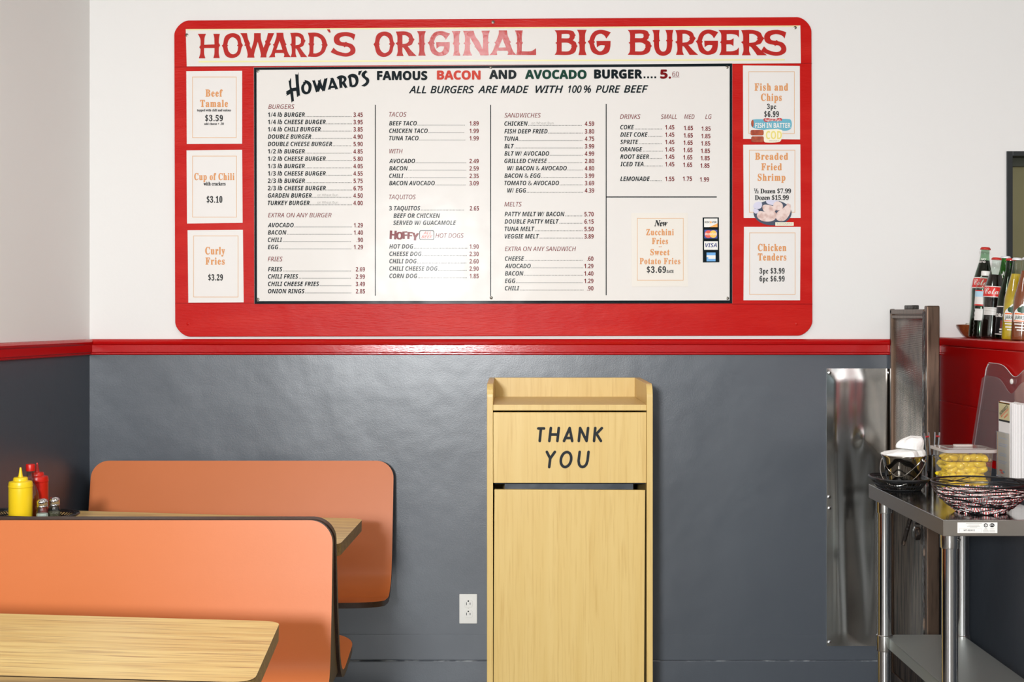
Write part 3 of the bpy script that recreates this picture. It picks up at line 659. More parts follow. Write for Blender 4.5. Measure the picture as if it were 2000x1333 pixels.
def fish(t):
    ik = Ink(); X = lambda v: 1440 + v / 7.843; Yy = lambda v: 120 + v / 7.843
    q = lambda pts: [(X(a), Yy(c)) for a, c in pts]
    ik.poly([[(X(p[0]), Yy(p[1])) for p in curve_loop('215,930s 240,892s 420,888s 800,885s 832,930s 825,1020s 780,1055s 700,1062s 620,1035 400,1050 250,1020s 213,985s')]], 0)
    ik.build('fish_sticker', [m_teal], on_wall(YS - 0.0024), t)
    ik = Ink()
    ik.poly([[(X(p[0]), Yy(p[1])) for p in curve_loop('213,930s 236,896s 250,920s 245,1000s 225,1000s')]], 1)
    ik.poly([[(X(p[0]), Yy(p[1])) for p in curve_loop('405,1065s 440,1045s 680,1050s 690,1110s 670,1210s 630,1238s 430,1242s 408,1215s')]], 2)
    ik.poly([[(X(p[0]), Yy(p[1])) for p in curve_loop('400,890s 430,870s 560,880s 660,868s 688,890s 660,915s 540,912s 430,928s')]], 4)
    ik.build('sticker_shapes', [m_teal, m_batter, m_cream, m_ylw, m_stred], on_wall(YS - 0.003), t)
    b = MB()
    for (a, c, d, e) in ((202, 1052, 402, 1135), (212, 1150, 404, 1240)):
        pts = [P(X(a), Yy(e), YS), P(X(d), Yy(e), YS), P(X(d), Yy(c), YS), P(X(a), Yy(c), YS)]
        b.prism(rrect(pts[0].x, pts[1].x, pts[0].z, pts[2].z, 0.006, 4), YS - 0.0034, YS - 0.0012, 'Y')
    b.build('printed_fish_fillets', m_batter, t)
    ik = Ink(); ik.text('FISH IN BATTER', X(545), Yy(1018), 9.5, 0, 'bold', w=69, align='c')
    ik.text('COD', X(560), Yy(1190), 15.5, 1, 'bold', w=31, align='c')
    ik.text('English Style', X(545), Yy(912), 5, 0, 'script', w=31, align='c'); ik.text('WEDGES', X(560), Yy(1225), 2.2, 2, 'sans', w=19, align='c')
    ik.build('sticker_lettering', [m_whiteplastic, m_ylw, m_faint], on_wall(YS - 0.0038), t)
poster('poster', 'white poster reading Fish and Chips with a fish in batter cut-out at its foot', [(1451.5, 271.5), (1562.5, 272.5), (1562, 129), (1451, 128)], (1462, 139.5, 1552, 261.5),
       [('Fish and', 1506.5, 176.8, 13.6, 65, 0), ('Chips', 1506.5, 197, 13.6, 40, 0), ('3pc', 1507, 213, 9.6, 17.5, 2), ('$6.99', 1507, 228.5, 10.6, 28, 2)], fish)
m_navy = mat('photo_navy', (44, 58, 82), 0.45); m_shrimp = mat('photo_shrimp', (226, 204, 196), 0.5, var=((198, 160, 150), 40, (1, 1, 1), 0.45, 0.65)); m_lil = mat('photo_pale', (206, 204, 222), 0.5)
def shrimp(t):
    X = lambda v: 1440 + v / 7.843; Yy = lambda v: 280 + v / 7.843
    ik = Ink(); ik.ellipse(X(540), Yy(1066), 37.3, 24.6, 0, 40); ik.build('shrimp_cutout', [m_navy], on_wall(YS - 0.0024), t)
    ik = Ink()
    for s, mi in (('250,985s 265,920s 340,895s 380,930s 350,1000s', 2), ('440,890s 560,870s 640,900s 560,950s', 2), ('385,970s 430,940s 560,970s 590,1020s 540,1060s 420,1050s', 1), ('560,920s 620,890s 690,930s 690,1000s 620,1030s 560,1000s', 1),
                  ('300,1100s 340,1040s 460,1060s 560,1040s 600,1100s 560,1180s 430,1200s 330,1160s', 1), ('610,1060s 680,1010s 800,930s 820,980s 810,1070s 730,1180s 640,1190s 590,1140s', 1), ('770,920s 800,950s 815,1000s 760,990s', 1), ('250,1010s 320,1020s 320,1060s 270,1075s', 2)):
        ik.poly([[(X(p[0]), Yy(p[1])) for p in curve_loop(s)]], mi)
    ik.build('printed_shrimp', [m_navy, m_shrimp, m_lil], on_wall(YS - 0.003), t)
    ik = Ink(); ik.rect(X(583), Yy(1210), X(864), Yy(1265), 0); ik.build('caption_strip', [m_cream], on_wall(YS - 0.0032), t)
    ik = Ink(); ik.text('BLUE DIAMOND', X(725), Yy(1250), 3.4, 0, 'sans', w=30, align='c'); ik.build('caption_lettering', [m_faint], on_wall(YS - 0.0038), t)
poster('poster', 'white poster reading Breaded Fried Shrimp with an oval shrimp photo at its foot', [(1452.5, 426), (1563.5, 426), (1563, 282.5), (1451.5, 283)], (1463, 293, 1553, 415.5),
       [('Breaded', 1507, 312, 13, 64, 0), ('Fried', 1507, 332.6, 13, 39.5, 0), ('Shrimp', 1507, 353, 13, 53.5, 0), ('Dozen $7.99', 1515, 377.7, 8.6, 59.5, 2), ('1', 1474, 373.2, 4.8, 3, 2), ('/', 1476.8, 377.7, 8.6, 4.2, 2), ('2', 1479.7, 377.7, 4.8, 4, 2), ('Dozen $15.99', 1507.5, 390.6, 8.6, 66, 2)], shrimp)
poster('poster', 'white poster reading Chicken Tenders lowest on the right of the red board', [(1452, 587), (1562.5, 587), (1563.5, 443.5), (1453, 443.5)], (1463.5, 454.5, 1553.5, 576),
       [('Chicken', 1508, 490.5, 13.4, 55, 0), ('Tenders', 1508, 509, 13.4, 55, 0), ('3pc $3.99', 1508, 534.6, 10, 48.5, 2), ('6pc $6.99', 1508, 550, 10, 48.5, 2)])
def zuc(t):
    ik = Ink(); ik.text('New', 1290, 442, 11.5, 0, 'serif', w=24, align='c', shear=0.25); ik.text('EACH', 1302, 533, 5.2, 0, 'serif', w=13.5)
    ik.build('extra_printing', m_kink, on_wall(YS - 0.0064), t)
poster('poster', 'white taped sheet reading New Zucchini Fries on the menu panel', [(1234, 560), (1344, 560), (1343, 416), (1233, 416)], (1244.2, 426, 1335, 548.2),
       [('Zucchini', 1289, 459.5, 11.6, 53.5, 0), ('Fries', 1289, 477, 11.6, 31, 0), ('and', 1289.5, 483, 2.2, 6, 0), ('Sweet', 1289, 498.7, 11.6, 37, 0), ('Potato Fries', 1289, 516, 11.6, 79, 0), ('$3.69', 1282, 533, 11.6, 37, 2)],
       zuc, paper=mat('aged_paper', (226, 220, 210), 0.45, spec=0.3), Y=YS - 0.0042)
cs = thing('card_sticker', 'black strip of four payment card logos on the menu panel', 'sticker', P(1388, 469, YS - 0.004))
ik = Ink(); ik.quad([(1372.4, 425), (1404, 425), (1405, 512.6), (1372.8, 513)], 0); ik.build('strip', m_black, on_wall(YS - 0.005), cs)
m_blue = mat('card_blue', (40, 60, 150), 0.4); m_lblue = mat('card_light_blue', (96, 164, 222), 0.4); m_cor = mat('card_orange', (240, 160, 60), 0.4); m_cred = mat('card_red', (226, 74, 40), 0.4); m_cyel = mat('card_yellow', (246, 190, 74), 0.4); m_vblue = mat('card_visa_blue', (36, 44, 120), 0.4)
ik = Ink(); ik.rect(1375.3, 427, 1401.4, 444, 0); ik.rect(1375.8, 449, 1401, 466, 1); ik.rect(1375.3, 471.5, 1402, 488.2, 0); ik.rect(1380, 493.5, 1397.5, 510.6, 2)
ik.build('card_fields', [m_whiteplastic, m_blue, m_lblue], on_wall(YS - 0.0056), cs)
ik = Ink(); ik.quad([(1385, 444), (1401.4, 444), (1401.4, 436.5)], 0); ik.text('DISC', 1376.4, 436, 3.6, 1, 'bold', w=10); ik.ellipse(1388.4, 434.4, 1.8, 1.9, 0, 12); ik.text('VER', 1390.6, 436, 3.6, 1, 'bold', w=9)
ik.ellipse(1383.6, 457.6, 7.2, 7.4, 2); ik.text('VISA', 1377.6, 483, 7.6, 4, 'boldit', w=22.5)
ik.poly([[(1380, 499), (1397.5, 499), (1397.5, 506), (1383.5, 506), (1383.5, 502.5), (1380, 502.5)]], 5)
ik.build('card_marks', [m_cor, m_kink, m_cred, m_cyel, m_vblue, m_whiteplastic], on_wall(YS - 0.0062), cs)
ik = Ink(); ik.ellipse(1393.2, 457.6, 7.0, 7.4, 3); ik.build('card_yellow_circle', [m_cor, m_kink, m_cred, m_cyel], on_wall(YS - 0.0066), cs)
ik = Ink(); ik.text('MasterCard', 1388.4, 459.6, 4.6, 0, 'boldit', w=23, align='c'); ik.build('card_lettering', m_whiteplastic, on_wall(YS - 0.0072), cs)

# ------------------------------------------------------------------ wall plate and outlet
pl = thing('steel_wall_plate', 'tall dented stainless sheet screwed to the grey wall below the rail', 'metal sheet', (1.33, YW, 0.7))
x0, x1, z0, z1_ = (1614 - CX) * YW / F, (1749 - CX) * YW / F, EYE - (1262 - CY) * YW / F, EYE - (720 - CY) * YW / F
bm = bmesh.new(); NX, NZ = 24, 90; V = []
for j in range(NZ + 1):
    row = []
    for i in range(NX + 1):
        u = i / NX; v = j / NZ; X = x0 + (x1 - x0) * u; Zz = z0 + (z1_ - z0) * v
        e = min(u, 1 - u) * NX / 3; e2 = min(v, 1 - v) * NZ / 4; ed = min(1, e, e2)
        d = 0.0040 * noise.noise((u * 2.4, v * 1.1, 3.1)) + 0.0014 * noise.noise((u * 5, v * 2.2, 9.2)) + 0.0008 * math.sin(u * 9 + 1.5 * v)
        d += 0.004 * math.exp(-(((X - x0) - 0.142) ** 2 / 0.0006 + (Zz - 0.98) ** 2 / 0.0010))
        row.append(bm.verts.new((X, YW - 0.006 - ed * (d + 0.002), Zz)))
    V.append(row)
for j in range(NZ):
    for i in range(NX): bm.faces.new((V[j][i], V[j][i + 1], V[j + 1][i + 1], V[j + 1][i]))
r = bmesh.ops.extrude_face_region(bm, geom=bm.faces[:])
for v in [g for g in r['geom'] if isinstance(g, bmesh.types.BMVert)]: v.co.y = YW - 0.0005
bmesh.ops.recalc_face_normals(bm, faces=bm.faces[:])
me = bpy.data.meshes.new('plate'); bm.to_mesh(me); bm.free(); link_mesh('plate', me, m_plate, pl, smooth=True)
for x, y in ((1620, 729), (1736, 729), (1619, 971), (1620, 993), (1620, 1255)): screw(x, y, YW - 0.0078, 0.007, pl, m_chrome)
ot = thing('wall_outlet', 'white duplex power outlet low on the grey wall beside the waste cabinet', 'outlet', P(914.5, 1189.5, YW))
a = P(897, 1218.5, YW); c = P(932, 1160.5, YW)
MB().box(a.x, c.x, YW - 0.006, YW - 0.0005, a.z, c.z, 0.0025).build('cover_plate', m_whiteplastic, ot)
for yc in (1179, 1199):
    ce = P(914.8, yc, YW)
    b = MB(); pts = [(ce.x + 0.0175 * math.cos(k * PI / 16), ce.z + max(-0.0145, min(0.0145, 0.0185 * math.sin(k * PI / 16)))) for k in range(32)]
    s = b.prism(pts, YW - 0.009, YW - 0.006, 'Y', bev=0.0006).build('socket', m_whiteplastic, ot)
    b = MB(); b.box(ce.x - 0.008, ce.x - 0.0055, YW - 0.0094, YW - 0.0085, ce.z - 0.005, ce.z + 0.005); b.box(ce.x + 0.0055, ce.x + 0.008, YW - 0.0094, YW - 0.0085, ce.z - 0.004, ce.z + 0.004)
    b.prism([(ce.x + 0.003 * math.cos(k * PI / 6), ce.z + 0.010 + 0.003 * math.sin(k * PI / 6)) for k in range(12)], YW - 0.0094, YW - 0.0085, 'Y')
    b.build('slots', m_dark, s)
screw(914.8, 1189, YW - 0.006, 0.003, ot, m_whiteplastic)

# ------------------------------------------------------------------ waste cabinet
YFt = 4.78; XT0, XT1 = (951 - CX) * YFt / F, (1275 - CX) * YFt / F; YBk = 5.262
tb = thing('waste_cabinet', 'pale maple waste receptacle with a tray top and THANK YOU flap', 'trash bin', ((XT0 + XT1) / 2, 5.0, 0))
ZT = 1.213; T = 0.021
def side_poly():
    r = 0.045
    p = [(YBk, 0.02), (YFt, 0.02)]
    for k in range(9): a = PI + (-PI / 2) * k / 8; p.append((YFt + r + r * math.cos(a), ZT - r + r * math.sin(a)))
    p.append((YBk, ZT)); return p
for xa in (XT0, XT1 - T): MB().prism(side_poly(), xa, xa + T, 'X', bev=0.0012).build('side_panel', m_maple, tb)
i0, i1 = XT0 + T, XT1 - T
MB().box(i0, i1, YBk - 0.018, YBk, 0.02, ZT, 0.001).build('back_panel', m_maple, tb)
ZS = 1.141
MB().box(i0, i1, YFt + 0.006, YBk - 0.018, ZS - 0.0205, ZS, 0.0015).build('tray_shelf', m_maple, tb)
zf0, zf1 = EYE - (944 - CY) * YFt / F, EYE - (806 - CY) * YFt / F
fl = MB().box(i0 + 0.001, i1 - 0.001, YFt + 0.002, YFt + 0.02, zf0, zf1, 0.0012).build('flap', m_maple, tb)
MB().box(i0, i1, YFt + 0.035, YBk - 0.02, 0.02, 0.06).build('bottom', m_maple, tb)
dz1 = EYE - (957.5 - CY) * YFt / F
dr = MB().box(-0.2625, 0.2590, 0, 0.018, 0, dz1 - 0.03, 0.0012, M=Matrix.Translation(((i0 + i1) / 2 - 0.0025, YFt + 0.001, 0.03)) @ Matrix.Rotation(math.radians(0.28), 4, 'Y')).build('door', m_maple, tb)
lb_ = MB().prism(rrect(i0 + 0.04, i1 - 0.04, 0.08, 0.915, 0.01), YFt + 0.08, YFt + 0.40, 'Y').build('waste_bin_liner', m_bag, tb)
MB().box(i0, i1, YFt + 0.06, YFt + 0.07, 0.86, zf0 + 0.04).build('inner_baffle', m_dark, tb)
ik = Ink(); Q = lambda *pts: [(1030 + p[0] / 11.765, 820 + p[1] / 11.765) for p in pts]
sw = 5.3
for s in (((252, 205), (383, 205)), ((312, 205), (284, 492)), ((540, 195), (505, 492)), ((722, 195), (690, 492)), ((525, 345), (705, 345)), ((972, 195), (842, 492)), ((972, 195), (1030, 492)), ((890, 425), (1010, 425)),
          ((1213, 195), (1182, 492)), ((1213, 195), (1360, 492)), ((1395, 195), (1360, 492)), ((1560, 195), (1532, 492)), ((1712, 198), (1580, 335)), ((1590, 330), (1690, 492)),
          ((448, 745), (525, 895)), ((632, 745), (525, 895)), ((525, 895), (502, 1092)), ((1202, 745), (1177, 950), (1190, 1035), (1225, 1080), (1265, 1090), (1310, 1080), (1352, 1035), (1382, 950), (1405, 745))):
    ik.stroke(Q(*s), sw, 0)
ik.stroke(Q(*[(888 + 118 * math.cos(a) - 22 * math.sin(a), 920 + 172 * math.sin(a)) for a in [2 * PI * k / 28 for k in range(29)]]), sw, 0)
ik.build('thank_you_lettering', mat('lettering_black', (30, 35, 39), 0.6, spec=0.2), on_wall(YFt + 0.0014), fl)

# ------------------------------------------------------------------ booths
def shell(name, prof, x0, x1, r_top, r_front, th, parent, flip=1.0, n=12):
    """bent laminate shell: profile (y,z) from the top edge down over the bend to the seat's front lip, swept along x with rounded corners"""
    pts = [Vector(p) for p in prof]; P2 = []
    for i in range(len(pts) - 1):           # Catmull-Rom through the profile
        p0 = pts[max(i - 1, 0)]; p1 = pts[i]; p2 = pts[i + 1]; p3 = pts[min(i + 2, len(pts) - 1)]
        for k in range(n):
            t = k / n
            P2.append(0.5 * ((2 * p1) + (p2 - p0) * t + (2 * p0 - 5 * p1 + 4 * p2 - p3) * t * t + (3 * p1 - p0 - 3 * p2 + p3) * t ** 3))
    P2.append(pts[-1])
    S = [0]
    for a, c in zip(P2, P2[1:]): S.append(S[-1] + (c - a).length)
    def at(s):
        s = max(0, min(S[-1], s))
        for i in range(len(S) - 1):
            if S[i + 1] >= s: return P2[i].lerp(P2[i + 1], (s - S[i]) / max(1e-9, S[i + 1] - S[i]))
        return P2[-1]
    tot = S[-1]
    ss = [r_top * (1 - math.cos(k * PI / 20)) for k in range(11)]
    ss += [r_top + (tot - r_top - r_front) * k / 40 for k in range(1, 40)]
    ss += [tot - r_front + r_front * math.sin(k * PI / 20) for k in range(0, 11)]
    bm = bmesh.new(); rows = []
    for s in ss:
        p = at(s); ins = 0.0
        if s < r_top: ins = r_top - math.sqrt(max(0, r_top ** 2 - (r_top - s) ** 2))
        elif s > tot - r_front: ins = r_front - math.sqrt(max(0, r_front ** 2 - (s - tot + r_front) ** 2))
        rows.append([bm.verts.new((x0 + ins + (x1 - x0 - 2 * ins) * k / 8, p.x, p.y)) for k in range(9)])
    for a, c in zip(rows, rows[1:]):
        for k in range(8): bm.faces.new((a[k], a[k + 1], c[k + 1], c[k]))
    bmesh.ops.recalc_face_normals(bm, faces=bm.faces[:])
    # thickness on the side away from the sitter
    bm.normal_update()
    mid = rows[len(rows) // 3][4]
    want = Vector((0, -flip, 0))
    if mid.normal.dot(want) < 0: bmesh.ops.reverse_faces(bm, faces=bm.faces[:]); bm.normal_update()
    base = list(bm.verts); off = {v: bm.verts.new(v.co - v.normal * th) for v in base}
    for f in list(bm.faces):
        g = bm.faces.new([off[v] for v in reversed(f.verts)]); g.material_index = 2
    for e in [e for e in bm.edges if len(e.link_faces) == 1 and e.verts[0] in off and e.verts[1] in off]:
        a, c = e.verts; g = bm.faces.new((a, c, off[c], off[a])); g.material_index = 1
    bmesh.ops.recalc_face_normals(bm, faces=bm.faces[:])
    me = bpy.data.meshes.new(name); bm.to_mesh(me); bm.free()
    return link_mesh(name, me, [m_orange, m_edge, m_edge], parent, True, True)
bn = thing('booth_bench', 'orange laminate booth bench against the grey back wall behind the far table', 'bench', (-1.02, 5.1, 0), (0, math.radians(0.55), 0))
shell('seat_shell', [(5.205, 0.902), (5.165, 0.72), (5.125, 0.55), (5.085, 0.475), (5.0, 0.437), (4.88, 0.447), (4.72, 0.468)], -1.586, -0.449, 0.065, 0.14, 0.019, bn)
b = MB()
for x in (-1.35, -0.75): b.box(x - 0.03, x + 0.03, 4.95, 5.19, 0, 0.43, 0.003); b.box(x - 0.03, x + 0.03, 5.17, 5.20, 0.43, 0.7, 0.003)
b.build('support_frame', m_blackplastic, bn)
b2 = thing('booth_bench', 'orange laminate back-to-back booth bench between the two wood tables', 'bench', (-1.1, 3.8, 0))
shell('seat_shell', [(3.752, 0.896), (3.735, 0.75), (3.712, 0.58), (3.685, 0.49), (3.60, 0.435), (3.48, 0.443), (3.30, 0.465)], -1.83, -0.489, 0.062, 0.11, 0.03, b2)
shell('seat_shell', [(3.822, 0.896), (3.845, 0.75), (3.885, 0.58), (3.925, 0.475), (3.99, 0.430), (4.12, 0.437), (4.30, 0.462)], -1.83, -0.489, 0.062, 0.10, 0.022, b2, flip=-1.0)
b = MB()
b.prism(rrect(-1.82, -0.495, 0.50, 0.888, (0, 0, 0.055, 0.055)), 3.775, 3.812, 'Y')
b.prism([(3.72, 0.44), (3.92, 0.44), (3.83, 0.84), (3.78, 0.84)], -1.82, -0.4965, 'X')
b.build('core_panel', m_edge, b2)
b = MB()
for x in (-1.6, -0.8): b.box(x - 0.03, x + 0.03, 3.60, 4.02, 0, 0.40, 0.003)
b.build('support_frame', m_blackplastic, b2)
def table(label, xr_f, xr_b, y0, y1, xl, z_r, roll, th=0.036, rc=0.05):
    t = thing('booth_table', label, 'table', (xr_b, (y0 + y1) / 2, 0))
    poly = [(xl, y0), (xr_f - rc, y0)]
    A = Vector((xr_f - rc, y0)); B_ = Vector((xr_f, y0)); D = Vector((xr_f + (xr_b - xr_f) * rc / (y1 - y0), y0 + rc))
    for k in range(1, 9): u = k / 8; poly.append(tuple(A * (1 - u) ** 2 + B_ * 2 * u * (1 - u) + D * u * u))
    A = Vector((xr_b, y1 - rc * 0.8)); B_ = Vector((xr_b, y1)); D = Vector((xr_b - rc, y1))
    for k in range(0, 9): u = k / 8; poly.append(tuple(A * (1 - u) ** 2 + B_ * 2 * u * (1 - u) + D * u * u))
    poly.append((xl + AL * (y1 - y0), y1))
    M_ = Matrix.Translation((xr_b, 0, z_r)) @ Matrix.Rotation(roll, 4, 'Y') @ Matrix.Translation((-xr_b, 0, 0))
    b = MB(); b.prism(poly, -th, 0, 'Z', mi=0, mi_side=1, M=M_); b.build('table_top', [m_table, m_tedge], t)
    b = MB(); b.prism(poly, -0.0012, 0.0006, 'Z', mi=0, mi_side=1, M=M_); b.build('laminate_sheet', [m_table, m_edge], t)
    xm = (xl + xr_b) / 2; ym = (y0 + y1) / 2; zt = z_r - (xm - xr_b) * math.tan(roll) - th
    b = MB(); b.box(xm - 0.04, xm + 0.04, ym - 0.04, ym + 0.04, 0.02, zt - 0.01, 0.004); b.build('pedestal', m_blackplastic, t)
    b = MB(); b.box(xm - 0.28, xm + 0.28, ym - 0.22, ym + 0.22, 0, 0.02, 0.006); b.build('base_plate', m_blackplastic, t)
    return t
ROLL = math.radians(1.6)
table('wood grain booth table behind the orange back-to-back bench', -0.519, -0.505, 4.125, 4.656, -1.79, 0.765, ROLL)
table('wood grain booth table nearest, in front of the orange bench', -0.488, -0.520, 2.596, 3.107, -2.04, 0.765, ROLL)
def ztab(x): return 0.765 + (-0.512 - x) * math.tan(ROLL) + 0.0006

# ------------------------------------------------------------------ plastic food baskets
def food_basket(label, loc, lx, ly, h, rot=0.0, roll=0.0):
    t = thing('food_basket', label, 'basket', loc, (0, roll, rot))
    def oval(sc, z, n=36): return [(0.5 * lx * sc * math.copysign(abs(math.cos(a)) ** 0.7, math.cos(a)), 0.5 * ly * sc * math.copysign(abs(math.sin(a)) ** 0.7, math.sin(a)), z) for a in [2 * PI * k / n for k in range(n)]]
    b = MB(); b.tube(oval(1.0, h), 0.0035, 8, closed=True); b.tube(oval(0.97, h - 0.004), 0.003, 8, closed=True); b.build('rim', m_blackplastic, t, world=False, smooth=True)
    b = MB(); n = 56
    A = oval(0.98, h, n); B_ = oval(0.72, 0.003, n)
    for k in range(n): b.tube([A[k], B_[k]], 0.0016, 5)
    for u in (0.18, 0.62): b.tube([Vector(A[k]).lerp(Vector(B_[k]), u) for k in range(n)], 0.0022, 6, closed=True)
    b.tube(B_, 0.0026, 6, closed=True); b.build('side_lattice', m_blackplastic, t, world=False)
    b = MB(); b.prism([(p[0], p[1]) for p in oval(0.72, 0)], 0.0008, 0.0025, 'Z'); b.build('base', m_blackplastic, t, world=False)
    return t
xb = -1.532; yb = 4.402
zb = ztab(xb)
food_basket('black plastic basket holding condiments on the far booth table', (xb, yb, zb), 0.285, 0.185, 0.027, 0.0, ROLL)

def squeeze(label, loc, h, r, m):
    t = thing('squeeze_bottle', label, 'squeeze bottle', loc); k = h / 0.178
    b = MB(); b.lathe([(r * 0.94, 0), (r, 0.003), (r, 0.002 + 0.112 * k), (r * 0.985, 0.114 * k), (r, 0.116 * k)], 40); b.build('bottle_body', m, t, world=False, smooth=True)
    b = MB(); b.lathe([(r * 1.03, 0.1165 * k), (r * 1.03, 0.121 * k), (r * 1.0, 0.1215 * k), (r * 1.0, 0.128 * k), (r * 0.96, 0.1335 * k), (r * 0.66, 0.136 * k), (r * 0.62, 0.137 * k), (r * 0.6, 0.1445 * k), (r * 0.55, 0.147 * k), (r * 0.22, 0.148 * k), (r * 0.17, 0.155 * k), (r * 0.075, 0.178 * k)], 40)
    b.build('nozzle_cap', m, t, world=False, smooth=True); return t
zi = zb + 0.0026
squeeze('yellow mustard squeeze bottle in the black condiment basket', (-1.549, 4.348, zi), 0.176, 0.0362, m_mustard)
squeeze('red ketchup squeeze bottle behind the salt shaker in the basket', (-1.543, 4.483, zi), 0.176, 0.0345, m_ketchup)
hs = thing('hot_sauce_bottle', 'glass hot sauce bottle with a red cap beside the mustard bottle', 'sauce bottle', (-1.542, 4.417, zi))
pf = [(0.024, 0), (0.0275, 0.004), (0.0275, 0.070), (0.026, 0.085), (0.018, 0.108), (0.0115, 0.125), (0.0115, 0.158)]
MB().lathe(pf, 32).build('glass_bottle', m_jar, hs, world=False, smooth=True)
MB().lathe([(r * 0.92, z + 0.001) for r, z in pf[:5]] + [(0.0105, 0.118)], 32).build('sauce', mat('hot_sauce', (168, 66, 16), 0.25), hs, world=False, smooth=True)
b = MB(); b.lathe([(0.0138, 0.157), (0.0142, 0.160), (0.0142, 0.176), (0.0132, 0.179)], 40); lab(b.build('screw_cap', mat('red_cap', (196, 22, 12), 0.35), hs, world=False, smooth=True), 'red plastic cap')
def shaker(label, loc, fill, fh):
    t = thing('shaker', label, 'shaker', loc)
    pr = [(0.0165, 0), (0.0195, 0.003), (0.0198, 0.028), (0.0172, 0.042), (0.0150, 0.050), (0.0150, 0.054)]
    MB().lathe(pr, 12).build('glass_jar', m_jar, t, world=False)
    MB().lathe([(r * 0.9, z * 0.98 + 0.0012) for r, z in pr if z < fh] + [(0.0165, fh)], 12).build('contents', fill, t, world=False)
    b = MB(); b.lathe([(0.0158, 0.052), (0.0168, 0.053), (0.0168, 0.056), (0.0160, 0.057), (0.0168, 0.059), (0.0168, 0.063), (0.0172, 0.065), (0.0168, 0.071), (0.0125, 0.0765), (0.005, 0.079)], 32)
    b.build('metal_lid', m_chrome, t, world=False, smooth=True); return t
shaker('glass salt shaker with chrome lid, in front of the ketchup', (-1.480, 4.346, zi), mat('salt', (236, 234, 230), 0.7), 0.032)
shaker('glass pepper shaker with chrome lid at the right of the basket', (-1.453, 4.378, zi), mat('pepper', (74, 64, 50), 0.8, bump=(900, 0.6, 0.003), var=((160, 146, 116), 500, (1, 1, 1), 0.5, 0.6)), 0.034)

# ------------------------------------------------------------------ ribbed metal panel at the end of the red wall
XC0, XC1 = 1.436, 1.479; YC0, YC1 = 4.80, 5.262; ZC = 1.484
cp = thing('ribbed_metal_panel', 'tall brown ribbed metal panel standing between the wall sheet and red wall', 'metal panel', (1.46, 5.03, 0))
b = MB(); b.box(XC0 + 0.010, XC1, YC0 + 0.03, YC1, 0.03, ZC - 0.012, 0.002); b.build('core', m_brownmetal, cp)
bm = bmesh.new(); nR = 150; zlo, zhi = 0.90, ZC - 0.045; prev = None
for i in range(nR * 4 + 1):
    z = zlo + (zhi - zlo) * i / (nR * 4); d = 0.0006 * math.sin(i * PI / 2)
    cur = []
    for y in (YC0 + 0.040, 4.92, 5.04, 5.15, YC1 - 0.02):
        wv = 0.0016 * noise.noise((y * 6, z * 1.6, 1.7))
        cur.append(bm.verts.new((XC0 + 0.006 - d + wv, y, z)))
    if prev:
        for k in range(4): bm.faces.new((prev[k], prev[k + 1], cur[k + 1], cur[k]))
    prev = cur
bmesh.ops.recalc_face_normals(bm, faces=bm.faces[:])
me = bpy.data.meshes.new('ribbed_face'); bm.to_mesh(me); bm.free(); link_mesh('ribbed_face', me, m_rib, cp, True, True)
b = MB(); b.box(XC0 - 0.002, XC0 + 0.012, YC1 - 0.02, YC1, 0.03, ZC - 0.01, 0.002); b.box(XC0 - 0.002, XC0 + 0.012, YC0 + 0.03, YC1, ZC - 0.03, ZC - 0.012, 0.003); b.box(XC0 - 0.001, XC0 + 0.012, YC0 + 0.03, YC1, ZC - 0.046, ZC - 0.034, 0.003)
b.box(XC0 - 0.002, XC0 + 0.012, YC0 + 0.03, YC1, 0.03, 0.10, 0.003)
b.build('edge_frame', m_brownmetal, cp)
bm = bmesh.new(); prev = None
for i in range(61):
    z = 0.09 + 0.80 * i / 60; cur = [bm.verts.new((XC0 + 0.005 + 0.003 * noise.noise((y * 9, z * 2.2, 5.7)), y, z)) for y in [YC0 + 0.04 + (YC1 - YC0 - 0.06) * k / 16 for k in range(17)]]
    if prev:
        for k in range(16): bm.faces.new((prev[k], prev[k + 1], cur[k + 1], cur[k]))
    prev = cur
bmesh.ops.recalc_face_normals(bm, faces=bm.faces[:])
me = bpy.data.meshes.new('lower_sheet'); bm.to_mesh(me); bm.free(); link_mesh('lower_sheet', me, m_perf, cp, True, True)
MB().box(XC0 - 0.006, XC0 + 0.010, YC0 + 0.04, YC1 - 0.01, 0.888, 0.902, 0.003).build('joint_strip', m_brownmetal, cp)
b = MB(); b.box(XC0 - 0.004, XC0 + 0.004, YC0 + 0.022, YC0 + 0.04, 0.05, ZC - 0.02, 0.002); b.build('worn_gasket', m_gasket, cp)
b = MB(); b.box(XC0, XC1 + 0.002, YC0 - 0.004, YC0 + 0.030, 0.0, ZC, 0.004); b.build('front_post', m_brownmetal, cp)
b = MB(); b.box(XC0 + 0.004, XC0 + 0.030, 4.99, 5.09, ZC - 0.013, ZC + 0.003, 0.003); b.build('top_bracket', m_gasket, cp)
b = MB()
lc = Vector((XC0 - 0.012, 4.875, 0.735))
b.tube([lc + Vector((0, 0.11, 0.035)), lc + Vector((0, 0.02, 0.012)), lc + Vector((0, -0.01, 0.0))], 0.009, 8); b.tube([lc + Vector((-0.004, 0.05, 0.01)), lc + Vector((-0.02, 0.10, -0.11))], 0.008, 8)
b.lathe([(0.022, 0), (0.024, 0.004), (0.024, 0.016), (0.018, 0.02)], 24, M=Matrix.Translation(lc + Vector((0.010, 0.005, -0.055))) @ Matrix.Rotation(-PI / 2, 4, 'Y'))
b.lathe([(0.014, 0), (0.016, 0.004), (0.016, 0.02), (0.012, 0.024)], 20, M=Matrix.Translation(lc + Vector((0.010, -0.02, -0.004))) @ Matrix.Rotation(-PI / 2, 4, 'Y'))
b.build('latch', m_gasket, cp, smooth=True)

